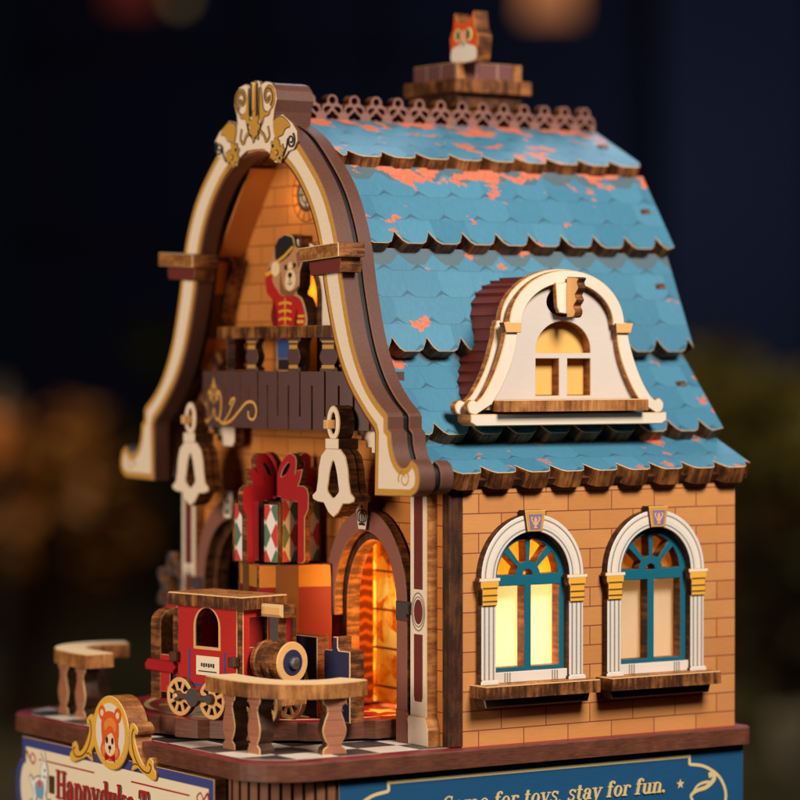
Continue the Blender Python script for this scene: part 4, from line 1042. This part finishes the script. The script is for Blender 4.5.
prof = [(.58, 0), (.66, .02), (.66, .35), (.72, .36), (.72, .55), (.66, .56), (.66, .8), (.72, .81), (.72, .96), (.66, .97), (.66, 1.16), (.70, 1.18), (.70, 1.36)]
boil = lathe('boiler', prof, [BURNT], train, TM @ frame((1.75, .12, bz), (0, 1, 0), (0, 0, 1)), 32)
lathe('boiler_face', [(.7, 0), (.68, .05), (.44, .051)], [TAN], boil, TM @ frame((3.11, .12, bz), (0, 1, 0), (0, 0, 1)), 32)
lathe('boiler_disc', [(.44, 0), (.42, .03)], [NAVY], boil, TM @ frame((3.16, .12, bz), (0, 1, 0), (0, 0, 1)), 28)
lathe('screw', [(.2, 0), (.2, .12), (.14, .2), (.02, .22)], [STEEL], boil, TM @ frame((3.18, .12, bz), (0, 1, 0), (0, 0, 1)), 20)
st = plate('chimney_stack', [(-.22, 0), (.22, 0), (.22, 1.1), (-.22, 1.1)], (SMOKE, BURNT), train, TS(-.02, 2.4, bz + .6), (), .36, .02)
plate('chimney_top', rect(-.6, -.02, .48, .42) , (TAN, BURNT, EDGE), st, TS(-.14, 2.4, bz + 1.5), (), .6, .1)
plate('boiler_side_board', [(1.75, 1.0), (2.3, 1.0), (2.3, 3.9), (1.75, 3.9)], (DEEP_RED, BURNT), train, TS(.9), (), .2, .02)
def wheel(x, y, r, nm='wheel'):
    holes = []
    for i in range(8):
        a = 2 * PI * i / 8
        holes.append([(r * q * math.cos(a + d), r * q * math.sin(a + d)) for q, d in ((.42, -.16), (.78, -.24), (.78, .24), (.42, .16))])
    return plate(nm, circle(0, 0, r, 32), (TAN, BURNT, EDGE), train, TS(y, x, r), holes, .22, .02)
w = wheel(-1.3, -1.0, .66)
for x, y in ((.35, -1.0), (1.75, -1.0), (2.95, -1.0), (-1.3, .95), (.35, .95), (2.05, .95)):
    copy_tree(w, train, TS(y, x, .66))
rod = []
plate('coupling_rod', ccw(arc(-1.3, 0, .18, 60, 300, 10) + [(-1.1, -.09), (-.78, -.09)] + arc(-.48, 0, .32, 200, 340, 10) + [(-.1, -.09), (.15, -.09)] + arc(.35, 0, .18, -120, 120, 10) + [(.15, .09), (-.1, .09)] + arc(-.48, 0, .32, 20, 160, 10) + [(-.78, .09), (-1.1, .09)]), (SMOKE, BURNT_DARK), train, TS(-1.16, 0, .7), (), .14, .02)
lathe('crank_pin', [(.08, 0), (.08, .1)], [TAN], train, TS(-1.14, -1.3, .7), 12)
for x in (-1.55, 1.45):
    box('peg', (cabx + x, -.86, 2.0), (.34, .3, .34), [BURNT_DARK], train, TM, .04)
for x, r_ in ((1.95, .69), (2.55, .69)):
    lathe('boiler_band', [(r_, 0), (r_ + .02, .02), (r_ + .02, .1), (r_, .12)], [BURNT_WARM], boil, TM @ frame((x, .12, bz), (0, 1, 0), (0, 0, 1)), 32)
# tender body behind the cab
plate('tender_side', [(-2.75, .7), (-1.72, .7), (-1.72, 2.0), (-2.75, 2.0)], (RED, BURNT, EDGE), train, TS(-.6), [rect(-2.25, .95, -1.95, 1.5)], .2, .02)
plate('tender_wall', [(-.6, .45), (.75, .45), (.75, 3.1)] + arc(.08, 3.1, .67, 0, 180, 12, .45) + [(-.6, 3.1)], (BURNT_WARM, BURNT, BURNT_WARM), train, TF(-2.75), (), .5, .03)
plate('tender_wall', [(-.5, .9), (.6, .9), (.6, 3.6), (-.5, 3.6)], (BURNT, BURNT), train, TF(-1.85), (), .35, .03)
plate('coupling_arm', [(-3.3, 1.45), (-1.9, 1.4), (-1.75, 1.6), (-1.9, 1.8), (-3.2, 1.82), (-3.35, 1.64)], (DEEP_RED, DEEP_RED), train, TS(-.82), (), .18, .03)

# =====================================================================================================
# TOY BOXES on the turntable
# =====================================================================================================
sbx = thing('striped_toy_box', 'tall red toy box with yellow top band and brown stripe', 'toy box', (-8.2, -1.95, TZ), R(75))
BMX = WM[sbx]; hh = 5.05; hw = 1.32
def BXF(rot, d): return BMX @ Matrix.Rotation(R(rot), 4, 'Z') @ frame((0, -d, 0), (1, 0, 0), (0, 0, 1))
for rot in (0, 90, 180, 270):
    f = plate('box_face', rect(-hw + (.16 if rot % 180 else 0), 0, hw - (.16 if rot % 180 else 0), hh), (BOX_RED, BURNT, BURNT), sbx, BXF(rot, hw), (), .15, .02)
    e = hw - (.19 if rot % 180 else .03)
    print_sheet('mustard_band', [rect(-e, hh - .78, e, hh - .03)], YELLOW, f, BXF(rot, hw), .006)
    print_sheet('brown_stripe', [rect(-.70, .03, .12, hh - .03)], BROWN_BAND, f, BXF(rot, hw), .013)
plate('box_lid', rect(-hw + .17, -hw + .17, hw - .17, hw - .17), (BURNT_DARK, BURNT_DARK), sbx, BMX @ TP(hh - .05), (), .15, 0)

gift = thing('gift_parcel', 'harlequin gift parcel tied with crossed red ribbon boards', 'gift', (-8.42, -1.95, TZ + hh), R(12))
GM = WM[gift]
def gift_arm():
    o = [(0, 2.75), (0, 3.1)] + spline([(0, 3.1), (.25, 3.55), (.6, 3.82), (.95, 3.72), (1.0, 3.4), (.92, 3.1)], 4)[1:] + [(1.02, 3.25), (1.32, 3.3), (1.2, 2.92), (1.1, 2.72)] + [(1.35, 2.72), (1.55, 2.62), (1.62, 2.4), (1.6, 1.9), (1.48, 1.72), (1.42, 1.62), (1.42, .12), (1.3, .02), (1.06, .02), (1.06, 2.14), (.2, 2.2), (.2, 2.3), (0, 2.3)]
    return o
GH = spline([(.22, 3.02), (.45, 3.1), (.66, 3.4), (.58, 3.5), (.36, 3.3)], 3, True)
for k, rot in enumerate((0, 90, 180, 270)):
    M = GM @ Matrix.Rotation(R(rot), 4, 'Z') @ frame((0.012 * k, -.1, 0.002 * k), (1, 0, 0), (0, 0, 1)) @ Matrix.Translation((.12, 0, 0))
    bm = bmesh.new(); add_plate(bm, gift_arm(), [GH], .28, 0, .02, (0, 1, 2, 0))
    mesh_obj('ribbon_board', bm, [DEEP_RED, BURNT, EDGE], gift, M @ Matrix.Translation((0, 0, .24)))
for k, (sx, sy) in enumerate(((1, 1), (1, -1), (-1, 1), (-1, -1))):
    q = .95 if (sx, sy) == (1, -1) else 1.22 if (sx, sy) == (-1, -1) else 1.0
    for ax in (0, 1):
        if ax == 0: M = GM @ frame((sx * (q - .47), sy * q, .05), (-sy * 1.0, 0, 0), (0, 0, 1))
        else: M = GM @ frame((sx * q, sy * (q - .47), .05), (0, sx * 1.0, 0), (0, 0, 1))
        plate('harlequin_board', rect(-.34, 0, .34, 2.15 if ax else 2.0), (HARLEQUIN, BURNT_DARK, EDGE), gift, M, (), .1, .012)
    box('corner_post', (sx * (q - .09), sy * (q - .09), 1.08), (.17, .17, 2.14), [BURNT], gift, GM)
box('parcel_core', (0, 0, 1.08), (1.15, 1.15, 2.1), [BURNT_DARK], gift, GM)

nb1 = thing('star_box', 'flat navy box with gold star beside the train boiler', 'toy box', (-5.6, -3.0, TZ), R(6), 'navy star boxes on the turntable')
NM = WM[nb1]
f = plate('panel', rect(-1.1, 0, 1.1, 2.75), (NAVY, BURNT, EDGE), nb1, NM @ frame((0, 0, 0), (1, 0, 0), (0, 0, 1)), (), .5, .03)
print_sheet('gold_star', [star(.5, 1.0, .55)], GOLD, f, NM @ frame((0, 0, 0), (1, 0, 0), (0, 0, 1)), .01)
nb2 = thing('star_box', 'notched navy board with gold star next to the lit right door', 'toy box', (-3.15, -2.95, TZ), R(6), 'navy star boxes on the turntable')
NM = WM[nb2]
f = plate('panel', [(-.7, 0), (.72, 0), (.72, 2.4), (.12, 2.4), (.05, 2.5), (.05, 2.85), (-.2, 2.85), (-.25, 2.4), (-.62, 2.4), (-.7, 2.3)], (NAVY, BURNT, EDGE), nb2, NM @ frame((0, 0, 0), (1, 0, 0), (0, 0, 1)), (), .6, .03)
print_sheet('gold_star', [star(.35, .95, .42)], GOLD, f, NM @ frame((0, 0, 0), (1, 0, 0), (0, 0, 1)), .01)

# red drum and looped wreath on the far side of the turntable
drum = thing('toy_drum', 'round red and cream toy disc standing behind the train', 'toy drum', (-13.9, -2.4, TZ), R(20))
DM = WM[drum]
plate('drum_disc', circle(0, 1.9, 1.85, 40), (DEEP_RED, DEEP_RED), drum, DM @ frame((0, 0, 0), (1, 0, 0), (0, 0, 1)), (), .35, .03)
print_sheet('drum_ring', [circle(0, 1.9, 1.4, 36)], CREAM, drum.children[0], DM @ frame((0, 0, 0), (1, 0, 0), (0, 0, 1)), .01)
plate('drum_foot', rect(-.6, 0, .6, .4), (BURNT, BURNT), drum, DM @ frame((0, -.08, 0), (1, 0, 0), (0, 0, 1)), (), .6, .02)
wr = thing('wreath', 'dark looped wreath hanging by the far left doorway', 'wreath', (-18.4, -.7, 3.6))
wh = []
for i in range(7):
    a = 2 * PI * i / 7; wh.append(circle(.85 * math.cos(a), .85 * math.sin(a), .2, 10))
plate('ring', [((1.15 + .22 * math.cos(7 * a)) * math.cos(a), (1.15 + .22 * math.cos(7 * a)) * math.sin(a)) for a in [2 * PI * i / 84 for i in range(84)]], (SMOKE, BURNT_WARM), wr, frame((-18.4, -.8, 4.2), (1, 0, 0), (0, 0, 1)), wh + [circle(0, 0, .5, 16)], .3, .02)
box('wreath_arm', (-18.25, -.45, 4.2), (.5, .4, .3), [BURNT_DARK], wr)

# =====================================================================================================
# BELLS under the gable
# =====================================================================================================
def bell(u, label):
    b = thing('hanging_bell', label, 'bell', (CX + u, -2.5, 7.6), 0, 'ivory bells hung under the gable')
    M = FR(-2.5, u)
    o = mirror([(.0, 7.52), (.32, 7.68), (.62, 8.0), (1.02, 8.02), (1.32, 8.1), (1.36, 8.24), (1.1, 8.4), (1.0, 8.75), (.94, 9.2), (.78, 9.62), (.45, 9.86), (.16, 9.92)])
    o = [(x, y) for x, y in o]
    body = plate('body', o, (IVORY, BURNT, EDGE), b, M, [spline([(0, 9.45), (.2, 9.1), (.3, 8.7), (.36, 8.45), (.2, 8.3), (0, 8.2), (-.2, 8.3), (-.36, 8.45), (-.3, 8.7), (-.2, 9.1)], 3, True)], .36, .03)
    plate('collar', rect(-.42, 9.84, .42, 10.2), (IVORY, BURNT, EDGE), b, FR(-2.55, u), (), .8, .02)
    plate('loop', circle(0, 10.72, .42, 28, .6), (IVORY, BURNT, EDGE), b, FR(-2.5, u), [circle(0, 10.72, .16, 20, .36)], .6, .03)
    plate('back_layer', inset(ccw(o), .02), (BURNT_DARK, BURNT, BURNT), b, FR(-2.12, u), (), .3, .02)  # dark board closing the slot, stands in for the shade inside it
    return b
b1 = bell(5.0, 'ivory wooden bell on the right, hanging above the lit door')
b2 = copy_tree(b1, None, Matrix.Translation((-9.9, 0, 0)) @ WM[b1])
b2['label'] = 'ivory wooden bell on the left, hanging by the far pillar'
for u in (5.0, -4.9):
    box('bell_arm', (CX + u - .02, -1.65, 10.68), (.26, 2.3, .3), [TAN], house)

# =====================================================================================================
# BEAR GUARDSMAN on the balcony, CAT on the chimney
# =====================================================================================================
BYF = -1.15
bear = thing('bear_figure', 'saluting bear cutout in red guardsman coat and black cap on balcony', 'bear figure', (CX - .35, BYF, ZT))
bu = -.4
p = lambda pts: [(bu + x, y) for x, y in pts]
# one cut board: boots, coat, raised arm, head, cap
OUT = spline([(-.55, 12.46), (-.62, 13.0), (-.7, 13.9), (-1.0, 14.45), (-.9, 15.0), (-1.3, 15.3), (-1.42, 15.9), (-1.2, 16.25), (-.92, 16.5), (-.72, 16.9), (-.45, 17.2), (.0, 17.32), (.5, 17.22), (.68, 16.85), (1.05, 16.75), (1.15, 16.35), (.95, 15.95), (.92, 15.5), (.75, 15.2), (1.15, 15.0), (1.45, 14.4), (1.4, 13.9), (1.1, 13.7), (.9, 13.4), (.75, 12.46)], 4, True)
bb = plate('body', p(OUT), (BEAR_FUR, BURNT_DARK, EDGE), bear, FR(BYF), (), .5, .03)
print_sheet('red_coat', [spline(p([(-.62, 13.75), (-.98, 14.4), (-.86, 14.95), (-1.26, 15.25), (-1.34, 15.7), (-1.05, 15.85), (-.6, 15.35), (-.1, 15.12), (.5, 15.15), (1.08, 14.95), (1.36, 14.4), (1.28, 14.1), (.85, 14.0), (.8, 13.7), (.1, 13.55)]), 4, True)], RED, bb, FR(BYF), .008)
print_sheet('raised_sleeve', [spline(p([(-.72, 15.0), (-1.24, 15.28), (-1.36, 15.85), (-1.14, 16.08), (-.86, 15.98), (-.92, 15.6), (-.5, 15.3)]), 4, True)], RED, bb, FR(BYF), .018)
print_sheet('sleeve_cuff', [p(ribbon([(-1.32, 15.9), (-.86, 16.02)], .14))], GOLD_LIGHT, bb, FR(BYF), .024)
print_sheet('trousers', [p([(-.5, 12.9), (.66, 12.9), (.72, 13.56), (-.58, 13.6)])], BLUE_TROUSER, bb, FR(BYF), .01)
print_sheet('boots', [p([(-.48, 12.5), (.62, 12.5), (.62, 12.88), (-.48, 12.88)])], BLACK, bb, FR(BYF), .01)
print_sheet('coat_shade', [p([(-.62, 13.75), (-.45, 13.7), (-.55, 14.6), (-.75, 15.0), (-.98, 14.4)]), p([(.8, 13.7), (.9, 14.0), (.82, 14.7), (.62, 14.2)])], printed('dark_coat_red_print', (118, 18, 24), .15), bb, FR(BYF), .014)
print_sheet('coat_braid', [p(ribbon([(-.42, z), (-.1, z + .06), (.02, z - .02), (.14, z + .06), (.46, z)], .075)) for z in (14.0, 14.28, 14.56, 14.84)] + [p(ribbon([(.02, 13.65), (.02, 15.05)], .07)), p(rect(.85, 14.15, 1.3, 14.26)), p(rect(.9, 14.36, 1.36, 14.44))], GOLD_LIGHT, bb, FR(BYF), .016)
print_sheet('fur_shade', [spline(p([(-.35, 15.3), (.1, 15.12), (.6, 15.15), (.9, 15.45), (.78, 15.4), (.4, 15.3), (.0, 15.35), (-.2, 15.6), (-.3, 16.0)]), 3, True), spline(p([(-1.35, 15.75), (-1.1, 15.7), (-.75, 15.95), (-.9, 16.2), (-1.2, 16.1)]), 3, True), spline(p([(.78, 16.6), (1.02, 16.66), (1.08, 16.35), (.9, 16.1), (.84, 16.35)]), 3, True)], printed('brown_fur_print', (140, 88, 56), .2), bb, FR(BYF), .009)
print_sheet('face', [spline(p([(.02, 15.5), (.3, 15.3), (.62, 15.42), (.74, 15.7), (.62, 15.98), (.36, 16.06), (.1, 15.92)]), 4, True), spline(p([(.2, 16.1), (.36, 16.35), (.5, 16.12)]), 3, True)], BLUSH, bb, FR(BYF), .012)
print_sheet('eyes_and_nose', [circle(bu + .06, 16.14, .1, 12, .1), circle(bu + .66, 16.2, .09, 12, .1), circle(bu + .36, 15.86, .14, 14, .1), p(ribbon([(.36, 15.8), (.34, 15.6)], .05)), p(ribbon([(.2, 15.58), (.34, 15.52), (.5, 15.6)], .04))], BLACK, bb, FR(BYF), .02)
print_sheet('inner_ear', [circle(bu + .95, 16.4, .11, 12, .18)], MAUVE, bb, FR(BYF), .012)
print_sheet('cap', [p([(-.66, 16.5), (-.68, 16.9), (-.42, 17.17), (.0, 17.29), (.48, 17.19), (.64, 16.86), (.3, 16.56), (-.2, 16.36), (-.5, 16.32)])], BLACK, bb, FR(BYF), .024)
print_sheet('cap_band', [p(ribbon([(-.54, 16.34), (.0, 16.54), (.58, 16.86)], .1))], GOLD_LIGHT, bb, FR(BYF), .032)
print_sheet('paw', [circle(bu - .62, 16.1, .3, 16, .27)], BLUSH, bb, FR(BYF), .036)

CY_ = chy - 1.2
cat = thing('cat_figure', 'ginger and white cat cutout sitting on the chimney top', 'cat figure', (chx, CY_, 23.77))
cz = 23.77; cu = -.25
q = lambda pts: [(cu + x, cz + y) for x, y in pts]
COUT = q([(-.74, 0), (-.86, .5), (-.92, .95), (-.7, 1.3), (-.62, 1.86), (-.3, 1.5), (.3, 1.5), (.64, 1.86), (.72, 1.3), (.95, .9), (.88, .45), (.78, 0)])
cb = plate('body', COUT, (CAT_FUR, BURNT, BURNT_WARM), cat, FR(CY_), (), .62, .03)
print_sheet('white_bib', [spline(q([(-.7, .06), (-.78, .5), (-.5, .62), (-.15, .72), (0, .95), (.15, .72), (.5, .62), (.78, .5), (.72, .06)]), 3, True), q([(-.05, .9), (.05, .9), (.03, 1.2), (-.03, 1.2)])], WHITE, cb, FR(CY_), .008)
IRIS = printed('pale_green_iris', (232, 232, 150), .05)
for d in (-.36, .36): print_sheet('eye', [circle(cu + d, cz + 1.02, .2, 18, .24)], IRIS, cb, FR(CY_), .016)
print_sheet('pupil', [circle(cu - .33, cz + 1.02, .11, 14, .19), circle(cu + .33, cz + 1.02, .11, 14, .19), circle(cu, cz + .74, .05, 10, .04), ribbon(q([(-.14, .62), (0, .68), (.14, .62)]), .03)], BLACK, cb, FR(CY_), .024)
plate('back_board', [(x, y + .02) for x, y in COUT], (BURNT, BURNT), cat, FR(CY_ + .64), (), .02, 0) if False else None

# =====================================================================================================
# GARDEN BEHIND (far out of focus)
# =====================================================================================================
VH = Vector((-math.sin(R(57)), math.cos(R(57)), 0)); RH = Vector((math.cos(R(57)), math.sin(R(57)), 0))
CAMH = Vector((85.962, -58.281, 0))
def spot(a, d, z): return CAMH + VH * d + RH * a + Vector((0, 0, z))      # a to the right, d away, in centimetres
YAW = math.atan2(RH.y, RH.x)
GZ0 = -78
bm = bmesh.new()
g = [bm.verts.new(v) for v in ((-9000, -9000, GZ0), (9000, -9000, GZ0), (9000, 9000, GZ0), (-9000, 9000, GZ0))]
bm.faces.new(g)
tag(mesh_obj('ground', bm, [ground_mat()]), kind='structure')
def shrub(name, label, cat, a, d, z0, rx, h, n, ca, cb, leaf=4.0, group=None, seed=1):
    rnd = random.Random(seed)
    p0 = spot(a, d, z0); t = thing(name, label, cat, p0, 0, group)
    M = WM[t]
    bm = bmesh.new()
    clumps = [(Vector((rnd.uniform(-.7, .7) * rx, rnd.uniform(-.7, .7) * rx, h * rnd.uniform(.25, .85))), rx * rnd.uniform(.25, .5)) for _ in range(16)]
    for i in range(n):
        c, r = rnd.choice(clumps)
        v = Vector((rnd.gauss(0, 1), rnd.gauss(0, 1), rnd.gauss(0, 1))).normalized() * r * rnd.uniform(.5, 1.1) + c
        x = Vector((rnd.gauss(0, 1), rnd.gauss(0, 1), rnd.gauss(0, .6))).normalized(); y = x.orthogonal().normalized()
        s = leaf * rnd.uniform(.6, 1.3)
        vs = [bm.verts.new(v + x * s * k + y * s * .45 * j) for k, j in ((-1, 0), (0, -1), (1.1, 0), (0, 1))]
        bm.faces.new(vs)
    mesh_obj('foliage', bm, [leaf_mat(name + '_leaf', ca, cb)], t, M)
    bm = bmesh.new()
    for k in range(5):
        an = 2 * PI * k / 5; tip = Vector((math.cos(an) * rx * .5, math.sin(an) * rx * .5, h * .6))
        d_ = tip.normalized()
        add_lathe(bm, [(2.2, 0), (1.5, tip.length * .5), (.6, tip.length)], d_.to_track_quat('Z', 'Y').to_matrix().to_4x4(), 8)
    mesh_obj('stem', bm, [BURNT_DARK], t, M)
    return t
shrub('round_shrub', 'olive green garden shrub, blurred, far right behind the house', 'shrub', 108, 880, GZ0, 34, 100, 1500, (58, 52, 16), (104, 92, 34), 5, 'blurred garden shrubs', 3)
shrub('round_shrub', 'low dark shrub at right foot of the picture behind the plinth', 'shrub', 96, 760, GZ0, 22, 52, 700, (36, 34, 16), (62, 58, 26), 4, 'blurred garden shrubs', 5)
shrub('round_shrub', 'amber brown shrub, blurred, far left behind the bear medallion', 'shrub', -92, 760, GZ0, 32, 82, 1500, (92, 60, 22), (156, 104, 40), 5, 'blurred garden shrubs', 4)
shrub('tall_shrub', 'tall dark green shrub, blurred, left of the gable', 'shrub', -72, 1150, GZ0, 34, 112, 1200, (26, 34, 22), (44, 54, 30), 6, 'blurred garden shrubs', 8)
# fence post and pale pot on the right
fp = thing('fence_post', 'dark red brown fence post, blurred, at far right', 'post', spot(91, 760, GZ0), YAW)
FM = WM[fp]
box('post', (0, 0, 27), (5, 5, 54), [printed('red_brown_paint', (96, 44, 36), .2)], fp, FM, .6)
box('post_cap', (0, 0, 55), (7, 7, 2.5), [BURNT_DARK], fp, FM, .6)
pot = thing('flower_pot', 'pale stone pot, blurred, at the lower right edge', 'pot', spot(89, 690, GZ0), 0)
lathe('pot_body', [(4.5, 0), (7, 9), (7.6, 10), (7.6, 12), (6.6, 12), (6.2, 10)], [printed('pale_stone', (190, 186, 180), .1)], pot, WM[pot], 24)
# lantern at the left edge
lan = thing('garden_lantern', 'glowing garden lantern, blurred, at the left edge', 'lantern', spot(-89, 700, GZ0), YAW)
LM = WM[lan]
lathe('lantern_post', [(3.2, 0), (1.6, 3), (1.3, 66), (3, 68)], [BLACK], lan, LM, 16)
def emis(name, rgb, s):
    m = NT(name); m.color(scale_c(srgb(*rgb), .3)); m.b.inputs['Emission Color'].default_value = srgb(*rgb); m.b.inputs['Emission Strength'].default_value = s; return m.m
lathe('lantern_glass', [(3.4, 0), (4.6, 9), (3.2, 12)], [emis('lantern_glow', (255, 150, 70), .05)], lan, LM @ TP(68), 16)
lathe('lantern_roof', [(5.4, 0), (2, 4), (.4, 6)], [BLACK], lan, LM @ TP(80), 16)
# house far behind
far = thing('far_house', 'dim timbered house, blurred, with lit upper windows far behind', 'house', spot(40, 3000, GZ0), YAW)
HM = WM[far]
DIM = printed('dusk_plaster', (62, 64, 92), .25); 
def HB(name, x0, x1, z0, z1, y, dpt, m, par=far): 
    return box(name, ((x0 + x1) / 2, y + dpt / 2, (z0 + z1) / 2 - 0), (x1 - x0, dpt, z1 - z0), [m], par, HM, .5)
wl = HB('wall', -420, 280, 0, 560, 0, 300, DIM)
HB('side_wing', 200, 340, 0, 620, -120, 110, printed('dusk_blue_plaster', (80, 82, 104), .2))
bmr = bmesh.new(); add_plate(bmr, [(-460, 556), (320, 556), (260, 760), (-400, 760)], (), 360, 60, 0, (0, 0, 0, 0))
mesh_obj('roof', bmr, [printed('dusk_slate', (40, 40, 52), .2)], far, HM @ frame((0, -40, 0), (1, 0, 0), (0, 0, 1)))
def lit(x0, x1, z0, z1, m):
    w_ = HB('window', x0 - 6, x1 + 6, z0 - 6, z1 + 6, -8, 6, BLACK); HB('lit_pane', x0, x1, z0, z1, -12, 4, m, w_)
lit(78, 128, 416, 520, emis('warm_window_light', (255, 160, 100), .36))
lit(-318, -274, 424, 520, emis('rosy_window_light', (200, 80, 60), .12))
lit(216, 250, 420, 480, emis('small_window_light', (255, 170, 90), .3))
for k in (-180, -60): HB('beam', k - 6, k + 6, 0, 556, -6, 5, BLACK)
for k in (200, 380): HB('beam', -420, 60, k - 6, k + 6, -7, 6, BLACK)
ln2 = thing('wall_lamp', 'small glowing wall lamp, blurred, at top left of the picture', 'lamp', spot(-208, 2960, 352), YAW)
lathe('lamp_globe', [(1, -6), (5, -3), (6.5, 2), (4, 6), (1, 8)], [emis('lamp_globe_glow', (255, 214, 140), .3)], ln2, WM[ln2], 16)
box('lamp_bracket', (0, 14, 6), (3, 26, 3), [BLACK], ln2, WM[ln2], 0)

# =====================================================================================================
# LIGHT, CAMERA
# =====================================================================================================
world = bpy.data.worlds.new('World'); S.world = world; world.use_nodes = True
bg = world.node_tree.nodes['Background']; bg.inputs[0].default_value = (.06, .12, .20, 1); bg.inputs[1].default_value = .02
def area(name, loc, target, size, power, color):
    l = bpy.data.lights.new(name, 'AREA'); l.shape = 'DISK'; l.size = size; l.energy = power; l.color = color
    o = bpy.data.objects.new(name, l); COL.objects.link(o); o.location = loc
    o.rotation_euler = (Vector(target) - Vector(loc)).to_track_quat('-Z', 'Y').to_euler(); return o
def point(name, loc, power, color, r=.15):
    l = bpy.data.lights.new(name, 'POINT'); l.energy = power; l.color = color; l.shadow_soft_size = r
    o = bpy.data.objects.new(name, l); COL.objects.link(o); o.location = loc; return o
area('key_softbox', (60, 6, 62), (-4, 3, 8), 28, 97000, (1, .87, .74))
area('front_softbox', (8, -85, 24), (-9, -1, 9), 44, 60000, (1, .84, .66))
area('back_softbox', (-60, 50, 60), (-9, 4, 14), 40, 20000, (.8, .88, 1))
# little bulbs inside the house
point('shop_bulb', (-1.8, .35, 5.0), 2000, (1, .58, .16), .25)
point('window_bulb', (-1.8, 2.9, 3.5), 3300, (1, .89, .70), .3)
point('gable_bulb', (CX - .6, -1.15, 18.6), 26, (1, .58, .2), .2)
point('window_bulb', (-4.0, 8.2, 2.6), 310, (1, .72, .36), .3)
point('upper_bulb', (CX - 2.2, .5, 15.4), 60, (1, .5, .1), .2)
# added fill lights for the blurred background, not lamps of the garden
area('left_shrub_fill', tuple(spot(-150, 640, 90)), tuple(spot(-92, 760, -20)), 40, 250000, (1, .70, .40))  # unseen fill, added to brighten the left shrub
area('right_shrub_fill', tuple(spot(190, 760, 120)), tuple(spot(108, 880, -20)), 40, 300000, (1, .82, .4))  # unseen fill, added to bring up the olive shrub
area('far_house_fill', tuple(spot(300, 2300, 200)), tuple(spot(200, 3000, 200)), 100, 300000, (.42, .55, 1))  # unseen blue fill, added to lift the far house wall

cam = bpy.data.cameras.new('camera'); co = bpy.data.objects.new('camera', cam); COL.objects.link(co)
S.camera = co
pit = math.atan(42 / 3130)
v = Vector((-math.sin(R(57)) * math.cos(pit), math.cos(R(57)) * math.cos(pit), -math.sin(pit)))
r = Vector((math.cos(R(57)), math.sin(R(57)), 0)); u = r.cross(v)
m = Matrix((r, u, -v)).transposed().to_4x4(); m.translation = Vector((85.96216, -58.28082, 12.92408))
co.matrix_world = m
cam.sensor_width = 360; cam.lens = 3130 / 800 * 360
cam.clip_start = 1; cam.clip_end = 20000
cam.dof.use_dof = True; cam.dof.focus_distance = 105.5; cam.dof.aperture_fstop = 1.4085 / 1.9
S.view_settings.view_transform = 'Standard'; S.view_settings.look = 'None'; S.view_settings.exposure = 0; S.view_settings.gamma = 1
S.render.engine = 'CYCLES'
S.cycles.use_denoising = True
try: S.cycles.denoiser = 'OPENIMAGEDENOISE'
except Exception: pass
S.cycles.max_bounces = 8; S.cycles.diffuse_bounces = 4; S.cycles.sample_clamp_indirect = 8
S.cycles.caustics_reflective = False; S.cycles.caustics_refractive = False
